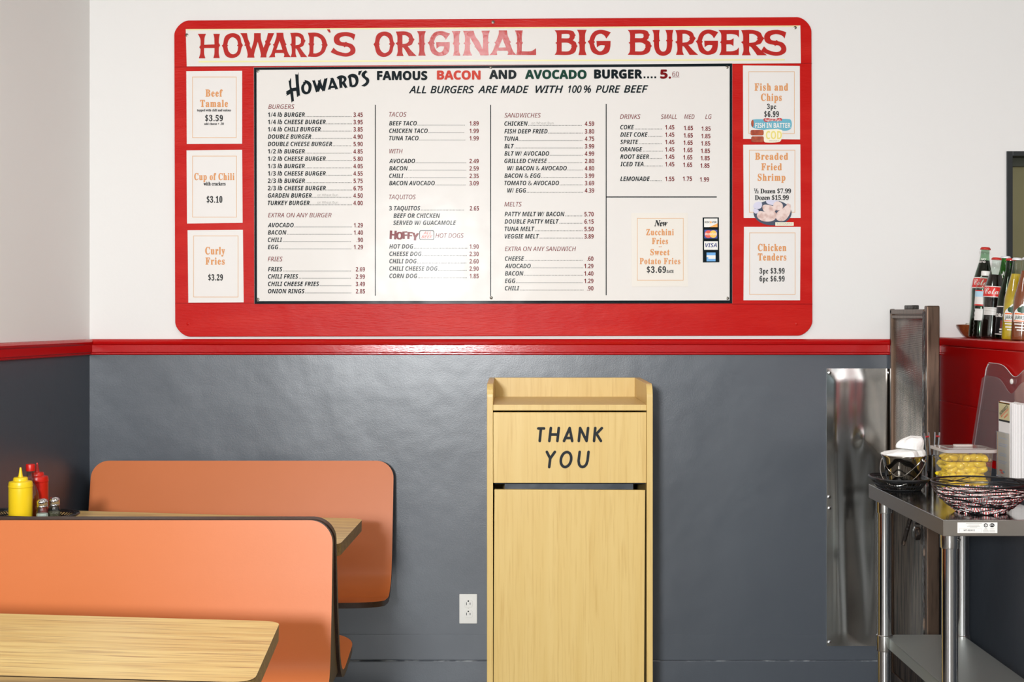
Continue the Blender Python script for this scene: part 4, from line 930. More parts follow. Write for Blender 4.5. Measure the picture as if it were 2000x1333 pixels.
# ------------------------------------------------------------------ steel work table
TX0, TX1, TY0, TY1, TZ = 1.157, 1.478, 3.72, 4.497, 0.902
wt = thing('steel_work_table', 'stainless steel work table with round legs and an undershelf', 'table', ((TX0 + TX1) / 2, (TY0 + TY1) / 2, 0))
b = MB(); b.box(TX0, TX1, TY0, TY1, TZ - 0.003, TZ, 0.0012); tt = b.build('table_top', m_steeltop, wt)
b = MB()
b.box(TX0, TX1, TY0, TY0 + 0.0025, TZ - 0.044, TZ - 0.0012, 0.001); b.box(TX0, TX1, TY1 - 0.0025, TY1, TZ - 0.044, TZ - 0.0012, 0.001)
b.box(TX0, TX0 + 0.0025, TY0, TY1, TZ - 0.044, TZ - 0.0012, 0.001); b.box(TX1 - 0.0025, TX1, TY0, TY1, TZ - 0.044, TZ - 0.0012, 0.001)
b.box(TX0 + 0.004, TX1 - 0.004, TY0 + 0.004, TY1 - 0.004, TZ - 0.03, TZ - 0.004)
b.build('apron', m_steel, wt)
LEG = 0.0222
for lx in (1.193, 1.442):
    for ly in (3.777, 4.44):
        lg = MB().lathe([(LEG, 0.03), (LEG, TZ - 0.03)], 32, M=Matrix.Translation((lx, ly, 0))).build('leg', m_chrome, wt, smooth=True)
        MB().lathe([(LEG + 0.003, TZ - 0.085), (LEG + 0.004, TZ - 0.082), (LEG + 0.004, TZ - 0.036)], 32, M=Matrix.Translation((lx, ly, 0))).build('leg_socket', m_satin, lg, smooth=True)
        MB().lathe([(LEG + 0.003, 0.374), (LEG + 0.004, 0.377), (LEG + 0.004, 0.424), (LEG + 0.002, 0.426)], 32, M=Matrix.Translation((lx, ly, 0))).build('shelf_collar', m_satin, lg, smooth=True)
        MB().lathe([(0.015, 0), (0.02, 0.004), (0.02, 0.03), (LEG - 0.002, 0.034)], 24, M=Matrix.Translation((lx, ly, 0))).build('foot', m_chrome, lg, smooth=True)
        MB().lathe([(0.004, 0), (0.004, 0.003), (0.002, 0.004)], 12, M=Matrix.Translation((lx + 0.019, ly - 0.019, TZ - 0.06)) @ Matrix.Rotation(PI / 4, 4, 'Z') @ Matrix.Rotation(PI / 2, 4, 'X')).build('set_screw', m_chrome, lg, smooth=True)
zs = 0.418; xa, xc, ya, yc = 1.203, 1.452, 3.757, 4.47
k = 0.03
poly = [(xa, ya + k), (xa + k, ya), (xc - k, ya), (xc, ya + k), (xc, yc - k), (xc - k, yc), (xa + k, yc), (xa, yc - k)]
b = MB(); b.prism(poly, zs - 0.003, zs, 'Z', bev=0.0008)
b.box(xa, xa + 0.002, ya + k, yc - k, zs - 0.036, zs - 0.001); b.box(xc - 0.002, xc, ya + k, yc - k, zs - 0.036, zs - 0.001); b.box(xa + k, xc - k, ya, ya + 0.002, zs - 0.036, zs - 0.001); b.box(xa + k, xc - k, yc - 0.002, yc, zs - 0.036, zs - 0.001)
b.build('undershelf', m_galv, wt)
Yl = TY0 - 0.0006
ik = Ink(); ik.quad([(1870, 1042), (1948, 1042), (1948, 1021), (1870, 1021)], 0); st = ik.build('maker_label', m_whiteplastic, on_wall(Yl), wt); lab(st, 'white maker label')
ik = Ink(); R7 = lambda v: 1860 + v / 15.38; S7 = lambda v: 1010 + v / 15.38
ik.text('WT-EE3012', R7(338), S7(432), 2.9, 0, 'bold', w=22); ik.frame(R7(220), S7(352), R7(885), S7(465), 0.25, 1)
for x0_, x1_, y in ((410, 890, 206), (480, 800, 248), (445, 830, 282), (525, 745, 314), (970, 1045, 350), (945, 1060, 380), (925, 1085, 412), (925, 1095, 456), (1130, 1260, 360), (1115, 1280, 404), (1115, 1280, 452)): ik.rect(R7(x0_), S7(y - 5), R7(x1_), S7(y + 5), 1)
ik.poly([[(R7(1005 + 66 * math.cos(a)), S7(258 + 66 * math.sin(a))) for a in [PI / 6 + PI / 3 * q_ for q_ in range(6)]], [(R7(1005 + 40 * math.cos(a)), S7(258 + 40 * math.sin(a))) for a in [PI / 6 + PI / 3 * q_ for q_ in range(6)]]], 0)
ik.ellipse(R7(1195), S7(255), 4.7, 3.8, 0, 24); ik.text('S', R7(1005), S7(280), 2.8, 0, 'bold', align='c')
ik.build('label_printing', [m_kink, m_faint], on_wall(Yl - 0.0004), st)
ik = Ink(); ik.text('ETL', R7(1195), S7(272), 2.6, 0, 'bold', w=7, align='c'); ik.build('label_mark', [m_whiteplastic], on_wall(Yl - 0.0008), st)

# ------------------------------------------------------------------ things on the steel table
food_basket('black plastic basket under the steel pail on the steel table', (1.222, 4.38, TZ), 0.17, 0.215, 0.036)
pb = thing('steel_pail', 'small shiny steel pail stuffed with white napkins in the black basket', 'pail', (1.236, 4.375, TZ + 0.003))
pr = [(0.046, 0), (0.0475, 0.002), (0.066, 0.098), (0.0685, 0.101), (0.0685, 0.104), (0.066, 0.105), (0.064, 0.100), (0.0455, 0.004)]
b = MB(); b.lathe(pr, 48); b.build('bucket', mat('polished_pail', (190, 186, 178), 0.08, 1.0), pb, world=False, smooth=True)
def bail(sg_, drop):
    pts = []
    for k in range(15):
        a = PI * k / 14; pts.append((0.071 * math.cos(a) , sg_ * 0.074 * math.sin(a), 0.088 - drop * math.sin(a)))
    return pts
Mb = Matrix.Rotation(math.radians(-35), 4, 'Z')
b = MB(); b.tube(bail(-1, 0.075), 0.0017, 8, M=Mb); b.build('bail_handle', m_chrome, pb, world=False, smooth=True)
b = MB()
for s in (-1, 1): b.lathe([(0.006, -0.003), (0.006, 0.003), (0.004, 0.005)], 16, M=Mb @ Matrix.Translation((s * 0.066, 0, 0.088)) @ Matrix.Rotation(PI / 2, 4, 'Y'))
b.build('handle_ear', m_chrome, pb, world=False, smooth=True)
m_nap = mat('white_napkin', (244, 243, 240), 0.8, bump=(60, 0.3, 0.004))
def napkin(label, seed, sx_, sy_, h, loc, rot):
    bm = bmesh.new(); n = 22; rows = []; m = 5
    for j in range(m + 1):
        u = j / m; ring = []; env = math.sqrt(max(0.0, 1 - max(0, (u - 0.25) / 0.75) ** 2.6))
        for k in range(n):
            a = 2 * PI * k / n; c, s_ = math.cos(a), math.sin(a)
            r = 0.056 * (1 + 0.26 * noise.noise((c * 1.3 + seed, s_ * 1.3, u))) * (0.05 + 0.95 * env)
            fold = 0.006 * math.sin(5 * a + seed * 3) * u * env
            ring.append(bm.verts.new(((r + fold) * c * sx_, (r + fold) * s_ * sy_, h * u + 0.010 * u * noise.noise((c * 1.2 * env, s_ * 1.2 * env, seed)) + 0.012 * u * c * env)))
        rows.append(ring)
    for j in range(m):
        for k in range(n): bm.faces.new((rows[j][k], rows[j][(k + 1) % n], rows[j + 1][(k + 1) % n], rows[j + 1][k]))
    bm.faces.new(rows[0][::-1]); bm.faces.new(rows[-1])
    bmesh.ops.recalc_face_normals(bm, faces=bm.faces[:])
    me = bpy.data.meshes.new('napkin'); bm.to_mesh(me); bm.free()
    o = link_mesh('paper_napkin', me, m_nap, None); o.location = loc; o.rotation_euler = (0, rot, 0.4); tag(o, label, 'napkin', 'white napkins in the pail'); return o
napkin('white folded napkin lying flat across the mouth of the steel pail', 1.3, 1.14, 1.08, 0.020, (1.235, 4.375, TZ + 0.1065), 0.03)
napkin('white crumpled napkin on top of the flat one in the pail', 6.1, 0.76, 0.66, 0.042, (1.256, 4.372, TZ + 0.127), 0.10)

uc = thing('utensil_canister', 'slim steel canister behind the pepper container', 'canister', (1.345, 4.432, TZ))
MB().lathe([(0.020, 0), (0.0215, 0.002), (0.0215, 0.098), (0.0225, 0.1), (0.020, 0.1), (0.0195, 0.004)], 32).build('canister_body', m_chrome, uc, world=False, smooth=True)
def tongs(label, loc, lean):
    t = thing('tongs', label, 'tongs', loc, (0, lean, 0), group='tongs in the steel canister')
    for s in (-1, 1): MB().box(s * 0.004 - 0.001, s * 0.004 + 0.001, -0.006, 0.006, 0, 0.168, 0.0006, M=Matrix.Rotation(s * 0.02, 4, 'Y')).build('arm', m_chrome, t, world=False)
    MB().lathe([(0.003, -0.006), (0.003, 0.006)], 12, M=Matrix.Translation((0, 0, 0.155)) @ Matrix.Rotation(PI / 2, 4, 'Y')).build('rivet', mat('red_rivet', (150, 20, 26), 0.4), t, world=False)
    return t
tongs('steel tongs leaning left in the slim canister', (1.341, 4.428, TZ + 0.006), -0.10)
tongs('steel tongs standing upright at the right in the slim canister', (1.352, 4.437, TZ + 0.006), 0.06)

# pepper container
PX0, PX1, PY0, PY1 = 1.316, 1.474, 4.205, 4.366; PZ = TZ + 0.136
pc = thing('pepper_container', 'clear plastic food container with a lid full of yellow peppers', 'container', ((PX0 + PX1) / 2, (PY0 + PY1) / 2, TZ))
def taper_box(ix, z0_, z1__, tap):
    a = rrect(PX0 + ix + tap, PX1 - ix - tap, PY0 + ix + tap, PY1 - ix - tap, 0.016, 5); c_ = rrect(PX0 + ix, PX1 - ix, PY0 + ix, PY1 - ix, 0.02, 5)
    bm = bmesh.new(); A = [bm.verts.new((p[0], p[1], z0_)) for p in a]; B_ = [bm.verts.new((p[0], p[1], z1__)) for p in c_]
    n = len(A)
    for i in range(n): bm.faces.new((A[i], A[(i + 1) % n], B_[(i + 1) % n], B_[i]))
    bm.faces.new(A[::-1]); return bm
b = MB(); b.add(taper_box(0.006, TZ + 0.002, PZ, 0.008)); b.build('tub', m_poly, pc, smooth=True)
b = MB(); b.prism(rrect(PX0 - 0.003, PX1 + 0.003, PY0 - 0.003, PY1 + 0.003, 0.02, 6), PZ - 0.006, PZ + 0.004, 'Z', bev=0.0015); b.prism(rrect(PX0 + 0.02, PX1 - 0.02, PY0 + 0.02, PY1 - 0.02, 0.02, 6), PZ + 0.004, PZ + 0.006, 'Z', bev=0.001)
ld = b.build('lid', m_lid, pc)
b = MB(); b.prism(rrect((PX0 + PX1) / 2 - 0.03, (PX0 + PX1) / 2 + 0.03, (PY0 + PY1) / 2 - 0.012, (PY0 + PY1) / 2 + 0.012, 0.01, 5), PZ + 0.006, PZ + 0.014, 'Z', bev=0.002); b.build('lid_handle', m_lid, ld)
zbr = TZ + 0.103
ik = Ink(); ik.poly([rrect(PX0 + 0.0085, PX1 - 0.0085, PY0 + 0.0085, PY1 - 0.0085, 0.018, 5)], 0)
ik.build('brine_surface', m_brine, lambda u, v: (u, v, zbr), pc)
b = MB(); lp = [(p[0], p[1], zbr) for p in rrect(PX0 + 0.0078, PX1 - 0.0078, PY0 + 0.0078, PY1 - 0.0078, 0.018, 5)]; b.tube(lp, 0.0007, 6, closed=True); b.build('brine_line', mat('brine_edge', (92, 78, 20), 0.3), pc)
m_pep = mat('pickled_pepper_yellow', (234, 210, 18), 0.25, spec=0.6, bump=(60, 0.15, 0.004), var=((224, 194, 14), 30, (1, 1, 1), 0.4, 0.7))
m_stem = mat('pepper_stem', (150, 140, 40), 0.5)
def pepper_mesh():
    b = MB(); n = 14
    pr_ = [(0.0015, -0.024), (0.005, -0.021), (0.0085, -0.014), (0.0112, -0.004), (0.0122, 0.004), (0.0115, 0.012), (0.0085, 0.0175), (0.004, 0.0195), (0.0012, 0.0192)]
    b.lathe(pr_, n)
    for v in b.bm.verts: v.co.x += 0.004 * (v.co.z / 0.02) ** 2
    return b
pep0 = pepper_mesh().build('yellow_pepper', m_pep, None, smooth=True)
pm = pep0.data
stem = MB().tube([(0.0035, 0, 0.019), (0.005, 0.001, 0.023)], 0.0016, 6).build('stem', m_stem, None); sm_ = stem.data
bpy.data.objects.remove(stem)
bpy.data.objects.remove(pep0)
rp = random.Random(3); cnt = 0; PEPL = 'small yellow pickled pepper inside the clear lidded container'
for lay in range(6):
    nx, ny = 6, 6
    for i in range(nx):
        for j in range(ny):
            if 0 < i < nx - 1 and 0 < j < ny - 1 and lay < 4 and not (i == 0 or j == 0): continue
            u = (i + 0.5 + (0.25 if lay % 2 else -0.05)) / (nx + 0.2); v = (j + 0.5 + (0.2 if lay % 2 else 0)) / (ny + 0.2)
            x = PX0 + 0.0235 + (PX1 - PX0 - 0.047) * u; y = PY0 + 0.026 + (PY1 - PY0 - 0.052) * v; z = TZ + 0.018 + 0.0185 * lay
            if lay == 5 and rp.random() < 0.45: continue
            o = bpy.data.objects.new('yellow_pepper', pm); C.objects.link(o)
            o.location = (x + rp.uniform(-.003, .003), y + rp.uniform(-.003, .003), z + rp.uniform(-.003, .003))
            o.rotation_euler = (PI / 2 + rp.uniform(-.4, .4), rp.uniform(-.5, .5), (PI / 2 if rp.random() < 0.72 else 0) + rp.uniform(-.5, .5))
            s = rp.uniform(0.82, 1.0); o.scale = (s, s, s)
            tag(o, PEPL, 'pepper', 'yellow peppers in the clear container'); cnt += 1

# wire bowl with mints
BX, BY = 1.309, 3.868; BR, BH = 0.134, 0.084
wb = thing('wire_bowl', 'black wire bowl full of peppermints at the front of the steel table', 'bowl', (BX, BY, TZ))
def bowl_r(z): u = z / BH; return 0.062 + (BR - 0.062) * (1 - (1 - u) ** 1.9)
m_wire = mat('black_coated_wire', (14, 16, 18), 0.35)
b = MB(); n = 64
def ring(z, amp=0, ph=0, dr=0, f=1): return [((bowl_r(max(0, min(BH, z + amp * math.sin(f * a + ph)))) + dr) * math.cos(a), (bowl_r(max(0, min(BH, z + amp * math.sin(f * a + ph)))) + dr) * math.sin(a), max(0.002, min(BH, z + amp * math.sin(f * a + ph)))) for a in [2 * PI * k / n for k in range(n)]]
b.tube(ring(BH), 0.0026, 8, closed=True); b.build('rim', m_wire, wb, world=False, smooth=True)
b = MB(); b.tube(ring(0.0025), 0.0022, 6, closed=True)
for k in range(6): b.tube([(bowl_r(0) * math.cos(a) * s, bowl_r(0) * math.sin(a) * s, 0.0025) for a in [k * PI / 6] for s in (-1, 1)], 0.0016, 6)
b.build('base_ring', m_wire, wb, world=False)
b = MB(); rw = random.Random(11)
for k in range(20):
    z = 0.010 + (BH - 0.014) * k / 19; b.tube(ring(z, rw.uniform(0.005, 0.012), rw.uniform(0, 2 * PI), rw.uniform(0, 0.0012), rw.choice((1, 1, 2, 3))), 0.00125, 5, closed=True)
b.build('woven_wires', m_wire, wb, world=False)
q = NT('peppermint'); q.b.inputs['Roughness'].default_value = 0.18; q.b.inputs['Coat Weight'].default_value = 0.5
tc = q.n('ShaderNodeTexCoord'); sp = q.n('ShaderNodeSeparateXYZ'); q.l(tc.outputs['Object'], sp.inputs[0])
at2 = q.n('ShaderNodeMath', operation='ARCTAN2'); q.l(sp.outputs['Y'], at2.inputs[0]); q.l(sp.outputs['X'], at2.inputs[1])
ml = q.n('ShaderNodeMath', operation='MULTIPLY'); q.l(at2.outputs[0], ml.inputs[0]); ml.inputs[1].default_value = 9
sn = q.n('ShaderNodeMath', operation='SINE'); q.l(ml.outputs[0], sn.inputs[0])
gt = q.n('ShaderNodeMath', operation='GREATER_THAN'); q.l(sn.outputs[0], gt.inputs[0]); gt.inputs[1].default_value = 0.35
x2 = q.n('ShaderNodeVectorMath', operation='LENGTH'); q.l(tc.outputs['Object'], x2.inputs[0])
g2 = q.n('ShaderNodeMath', operation='GREATER_THAN'); q.l(x2.outputs['Value'], g2.inputs[0]); g2.inputs[1].default_value = 0.0075
mm_ = q.n('ShaderNodeMath', operation='MULTIPLY'); q.l(gt.outputs[0], mm_.inputs[0]); q.l(g2.outputs[0], mm_.inputs[1])
mx = q.n('ShaderNodeMix', data_type='RGBA'); mx.inputs['A'].default_value = lin((240, 236, 232)); mx.inputs['B'].default_value = lin((206, 26, 30)); q.l(mm_.outputs[0], mx.inputs['Factor']); q.l(mx.outputs['Result'], q.b.inputs['Base Color'])
m_mint = q.m
b = MB(); b.lathe([(0.003, -0.0045), (0.0085, -0.0042), (0.0112, -0.002), (0.0112, 0.002), (0.0085, 0.0042), (0.003, 0.0045)], 24); mo = b.build('peppermint', m_mint, None, smooth=True); mint_mesh = mo.data; bpy.data.objects.remove(mo)
b = MB()
for s in (-1, 1):
    pts = [(s * 0.009, 0, 0), (s * 0.0115, 0.0008, 0.0006)]
    bm = bmesh.new(); r0 = [bm.verts.new((s * 0.0105, yy, 0.0008 * math.sin(yy * 3000))) for yy in (-0.0025, -0.0008, 0.0008, 0.0025)]; r1 = [bm.verts.new((s * 0.019, yy * 3.2, 0.002 * math.sin(yy * 4000 + s))) for yy in (-0.0025, -0.0008, 0.0008, 0.0025)]
    for k in range(3): bm.faces.new((r0[k], r0[k + 1], r1[k + 1], r1[k]))
    b.add(bm)
wo = b.build('wrapper', glass('cellophane', (250, 250, 250), 0.35, 0.1), None, recalc=False); wrap_mesh = wo.data; bpy.data.objects.remove(wo)
rm = random.Random(5); MINTL = 'wrapped red and white peppermint in the black wire bowl'
for lay, z in enumerate((0.010, 0.022, 0.034, 0.045, 0.056)):
    R = bowl_r(z) - 0.016; k = 0; rr = R
    while rr > (R - 0.05 if lay < 4 else 0.006):
        cnt_ = max(1, int(2 * PI * rr / 0.0255))
        for i in range(cnt_):
            a = 2 * PI * (i + 0.5 * (lay % 2)) / cnt_ + lay * 0.7
            o = bpy.data.objects.new('peppermint', mint_mesh); C.objects.link(o); zz = z + rm.uniform(-.002, .003) - (0.0 if lay < 4 else (rr / R) * 0.004)
            o.location = (BX + rr * math.cos(a), BY + rr * math.sin(a), TZ + zz)
            o.rotation_euler = (rm.uniform(0.3, 1.25) if lay < 4 or rr > R - 0.02 else rm.uniform(-.5, .5), rm.uniform(-.3, .3), a + PI / 2 + rm.uniform(-.5, .5))
            tag(o, MINTL, 'candy', 'peppermints in the wire bowl')
            if rr > R - 0.03 or lay == 4:
                c_ = bpy.data.objects.new('wrapper', wrap_mesh); C.objects.link(c_); c_.parent = o
        rr -= 0.025

# ------------------------------------------------------------------ acrylic menu rack on the red wall
XA = XH - 0.006
mr = thing('menu_rack', 'clear acrylic menu rack screwed to the red wall', 'rack', (XA, 4.47, 1.0))
hump = lambda z0, z1: [(4.715 - 0.49 * k / 28, z0 - (z0 - z1) * math.exp(-((k - 14) / 4.2) ** 2)) for k in range(29)]
top = hump(1.289, 1.252)
poly = [(4.87, 0.96), (4.845, 1.02), (4.735, 1.268)] + top + [(4.205, 1.268), (4.095, 1.02), (4.07, 0.96)]
MB().prism(poly, XA - 0.004, XA, 'X', bev=0.0008).build('back_sheet', m_acrylic, mr)
poly2 = [(4.862, 0.965), (4.84, 1.02), (4.745, 1.235)] + [(4.47 + (p[0] - 4.47) * 0.98, p[1]) for p in hump(1.246, 1.198)] + [(4.195, 1.235), (4.10, 1.02), (4.078, 0.965)]
MB().prism(poly2, XA - 0.016, XA - 0.0125, 'X', bev=0.0008).build('front_sheet', m_acrylic2, mr)
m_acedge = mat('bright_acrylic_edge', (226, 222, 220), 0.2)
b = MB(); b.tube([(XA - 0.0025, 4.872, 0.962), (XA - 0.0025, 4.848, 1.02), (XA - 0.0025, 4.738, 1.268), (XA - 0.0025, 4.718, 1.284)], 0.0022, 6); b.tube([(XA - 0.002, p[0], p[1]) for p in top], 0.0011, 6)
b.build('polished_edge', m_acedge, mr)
b = MB(); b.lathe([(0.009, 0), (0.009, 0.003), (0.005, 0.006)], 20, M=Matrix.Translation((XA - 0.004, 4.49, 1.236)) @ Matrix.Rotation(-PI / 2, 4, 'Y')); b.build('screw', m_whiteplastic, mr, smooth=True)
MX0, MX1, MY0, MY1, MZ0 = 1.545, 1.605, 4.298, 4.400, 0.944
b = MB(); b.box(MX0 - 0.006, MX0 - 0.0035, MY0 - 0.006, MY1 + 0.006, MZ0 - 0.004, MZ0 + 0.140, 0.0006); b.box(MX0 - 0.006, XA - 0.017, MY0 - 0.006, MY1 + 0.006, MZ0 - 0.005, MZ0 - 0.001, 0.0006)
b.build('pocket', m_acrylic, mr)
ik = Ink()
for v0, v1, h in ((0.02, 0.085, 0.118), (0.018, 0.088, 0.100), (0.016, 0.08, 0.094), (0.024, 0.078, 0.070), (0.02, 0.08, 0.064), (0.016, 0.084, 0.046), (0.02, 0.075, 0.040)): ik.rect(v0, h, v1, h + 0.003, 0)
ik.rect(0.02, 0.014, 0.045, 0.020, 1); ik.rect(0.03, 0.008, 0.055, 0.013, 1); ik.rect(0.05, 0.012, 0.066, 0.017, 2)
ik.rect(0.0, 0.0, 0.004, 0.136, 3)
card = MB().box(MX0 - 0.0032, MX0 - 0.0026, MY0 - 0.004, MY1 + 0.004, MZ0, MZ0 + 0.137).build('pocket_insert_card', m_cream, mr)
ik.build('insert_printing', [mat('pale_blue_ink', (176, 186, 200), 0.5), m_cred, m_teal, m_tanink], lambda u, v: (MX0 - 0.0036, MY1 - u, MZ0 + v), card)
m_menu = mat('menu_paper', (236, 234, 232), 0.55); m_cover = mat('menu_cover_khaki', (206, 196, 150), 0.45)
nm = 11; rq = random.Random(2)
for i in range(nm):
    xm = MX0 + 0.0005 + (MX1 - MX0 - 0.006) * i / nm; hh = 0.236 - 0.004 * rq.random() - (0.004 if i > 3 else 0)
    cover = i == 0
    t = thing('takeout_menu', 'folded takeout menu with a printed cover facing left, front of the rack' if cover else 'plain white folded takeout menu packed edge-on in the rack', 'menu', (xm, MY0, MZ0), group='takeout menus in the rack')
    b = MB(); g_ = 0.0018 if cover else 0.0052
    b.prism([(xm, MZ0), (xm + g_, MZ0), (xm + g_, MZ0 + hh), (xm, MZ0 + hh)], MY0 + 0.002 * rq.random(), MY1, 'Y'); b.build('folded_sheet', m_menu, t)
    if not cover:
        b = MB(); b.box(xm + g_ * 0.35, xm + g_ * 0.42, MY0 - 0.0004, MY0 + 0.004, MZ0, MZ0 + hh); b.build('fold_line', m_faint, t)
    else:
        ik = Ink(); ik.rect(0.0, 0.178, 0.096, 0.232, 0); ik.rect(0.0, 0.172, 0.096, 0.178, 1); ik.rect(0.0, 0.229, 0.096, 0.233, 2)
        cv = ik.build('cover_art', [m_cover, m_kink, m_cor], lambda u, v: (xm - 0.0004, MY1 - 0.003 - u, MZ0 + v), t)
        ik = Ink(); ik.text("HOWARD'S", 0.012, -0.188, 0.012, 0, 'bold', w=0.075, rot=-0.42); ik.text('BACON AVOCADO', 0.022, -0.184, 0.006, 1, 'bold', w=0.07, rot=-0.42); ik.text('BURGERS', 0.05, -0.182, 0.006, 1, 'bold', w=0.035, rot=-0.42)
        ik.build('cover_lettering', [m_kink, m_cred], lambda u, v: (xm - 0.0008, MY1 - 0.003 - u, MZ0 - v), cv)

# ------------------------------------------------------------------ bottles on the ledge
LEAN = math.radians(4.2)
def interp(prof, z):
    for (r0, z0_), (r1, z1__) in zip(prof, prof[1:]):
        if z0_ <= z <= z1__ and z1__ > z0_: return r0 + (r1 - r0) * (z - z0_) / (z1__ - z0_)
    return prof[-1][0]
def smooth_prof(pr, n=5):
    out = []
    for i in range(len(pr) - 1):
        p0 = Vector(pr[max(i - 1, 0)]); p1 = Vector(pr[i]); p2 = Vector(pr[i + 1]); p3 = Vector(pr[min(i + 2, len(pr) - 1)])
        for k in range(n):
            t = k / n; q_ = 0.5 * ((2 * p1) + (p2 - p0) * t + (2 * p0 - 5 * p1 + 4 * p2 - p3) * t * t + (3 * p1 - p0 - 3 * p2 + p3) * t ** 3); out.append((max(0.001, q_.x), q_.y))
    out.append(pr[-1]); return out
COKE = [(0.86, 0), (0.98, 0.02), (1.0, 0.10), (0.97, 0.20), (0.93, 0.33), (0.97, 0.45), (1.0, 0.52), (0.96, 0.60), (0.80, 0.70), (0.58, 0.80), (0.45, 0.87), (0.40, 0.93), (0.40, 0.985)]
SPRITE = [(0.86, 0), (0.98, 0.02), (1.0, 0.12), (1.0, 0.40), (0.97, 0.50), (0.86, 0.60), (0.66, 0.72), (0.50, 0.82), (0.42, 0.90), (0.40, 0.985)]
JARR = [(0.88, 0), (0.98, 0.02), (1.0, 0.15), (1.0, 0.42), (0.95, 0.52), (0.76, 0.64), (0.55, 0.76), (0.44, 0.85), (0.40, 0.93), (0.40, 0.985)]
def bottle(label, loc, R, H, prof, glassm, liqm, fill, capm, deco=None, name='soda_bottle'):
    t = thing(name, label, 'bottle', loc, (0, LEAN, 0), group='soda bottles on the red ledge')
    pr = smooth_prof([(r * R, z * H) for r, z in prof])
    MB().lathe(pr, 40).build('glass_bottle', glassm, t, world=False, smooth=True)
    if liqm:
        ins = [(r * 0.955, z + 0.0015) for r, z in pr if z < fill * H]; ins.append((interp(pr, fill * H) * 0.955, fill * H)); MB().lathe(ins, 40).build('soda', liqm, t, world=False, smooth=True)
    rc_ = 0.40 * R
    b = MB(); n = 42; prf = [(rc_ * 1.20, 0.972), (rc_ * 1.22, 0.978), (rc_ * 1.12, 0.992), (rc_ * 0.95, 1.0)]
    b.lathe([(r, z * H) for r, z in prf], n)
    for i, v in enumerate(b.bm.verts):
        if v.co.z < 0.98 * H:
            a = math.atan2(v.co.y, v.co.x); s = 1 + 0.035 * math.cos(21 * a); v.co.x *= s; v.co.y *= s
    b.build('crown_cap', capm, t, world=False, smooth=True)
    if deco: deco(t, pr, R, H)
    return t
def band(t, pr, z0_, z1__, m, name, a0=None, a1=None, eps=0.0006):
    n = 48; bm = bmesh.new(); rows = []
    closed = a0 is None
    angs = [2 * PI * k / n for k in range(n)] if closed else [a0 + (a1 - a0) * k / 24 for k in range(25)]
    for j in range(6):
        z = z0_ + (z1__ - z0_) * j / 5; r = interp(pr, z) + eps; rows.append([bm.verts.new((r * math.cos(a), r * math.sin(a), z)) for a in angs])
    m_ = len(angs)
    for j in range(5):
        for k in range(m_ if closed else m_ - 1): bm.faces.new((rows[j][k], rows[j][(k + 1) % m_], rows[j + 1][(k + 1) % m_], rows[j + 1][k]))
    me = bpy.data.meshes.new(name); bm.to_mesh(me); bm.free(); return link_mesh(name, me, m, t, False, True)
FRONT = -PI / 2 - 0.38       # the side of a bottle that faces the camera
def wrap(pr, eps=0.0011, a0=FRONT):
    def f(u, v, l=0.0):
        r = interp(pr, -v); return ((r + eps + l) * math.cos(a0 + u / r), (r + eps + l) * math.sin(a0 + u / r), -v)
    f.bends = True; return f
m_cred2 = mat('label_red', (214, 34, 26), 0.35); m_cap_r = mat('red_crown_cap', (196, 44, 36), 0.35, 0.3); m_cap_w = mat('white_crown_cap', (226, 226, 230), 0.3, 0.2)
m_cola = mat('cola', (22, 12, 10), 0.12, spec=0.5); m_grn = mat('green_soda', (40, 84, 26), 0.15); m_drk = mat('dark_soda', (18, 18, 22), 0.12)
m_pine = mat('pineapple_soda', (206, 172, 30), 0.15, var=((170, 128, 22), 12, (1, 1, 1), 0.4, 0.7)); m_tam = mat('tamarind_soda', (134, 66, 34), 0.15)
m_lw = mat('label_white', (232, 228, 222), 0.4)
def coke_deco(small):
    def f(t, pr, R, H):
        z0_, z1__ = (0.545, 0.665) if not small else (0.51, 0.645)
        bd = band(t, pr, z0_ * H, z1__ * H, m_lw, 'label_border'); band(bd, pr, (z0_ + 0.008) * H, (z1__ - 0.01) * H, m_cred2, 'red_label', eps=0.0010)
        ik = Ink(); c = (z0_ + z1__) / 2 * H
        ik.text('Cola', -0.034, -(c - 0.009), 0.022, 0, 'script', w=0.050); ik.text('Coca', -0.095, -(c - 0.009), 0.022, 0, 'script', w=0.055); ik.build('label_script', m_lw, wrap(pr, 0.0016), bd, False)
        if small: 
            ib = band(t, pr, 0.29 * H, 0.385 * H, m_lw, 'nutrition_label', FRONT - 1.0, FRONT + 1.4)
            ik = Ink()
            for q_ in range(6): ik.rect(-0.03, -(0.375 - 0.014 * q_) * H, 0.03, -(0.371 - 0.014 * q_) * H, 0)
            ik.build('nutrition_lines', m_faint, wrap(pr, 0.0012), ib, False)
        else:
            ik = Ink(); ik.text('NO', -0.012, -0.855 * H, 0.007, 0, 'bold', w=0.016); ik.text('RETO', -0.024, -0.825 * H, 0.007, 0, 'bold', w=0.028); ik.build('neck_lettering', m_lw, wrap(pr), t, False)
    return f
bottle('tall cola bottle with red label at the left end of the row', (1.712, 5.08, ZH), 0.0376, 0.335, COKE, m_paleglass, m_cola, 0.855, m_cap_r, coke_deco(False))
bottle('shorter cola bottle with red label, in front of the tall one', (1.7036, 4.93, ZH), 0.0362, 0.291, COKE, m_glass, m_cola, 0.79, m_cap_r, coke_deco(True))
def sprite_deco(t, pr, R, H):
    ik = Ink(); ik.text('Sprite', -0.022, -0.70 * H, 0.020, 0, 'boldit', w=0.046, rot=-0.45)
    for q_ in range(3): ik.rect(-0.028, -(0.655 - 0.017 * q_) * H, 0.03, -(0.648 - 0.017 * q_) * H, 0)
    ik.build('white_lettering', m_lw, wrap(pr), t, False); band(t, pr, 0.28 * H, 0.375 * H, m_lw, 'nutrition_label', FRONT - 1.0, FRONT + 0.6)
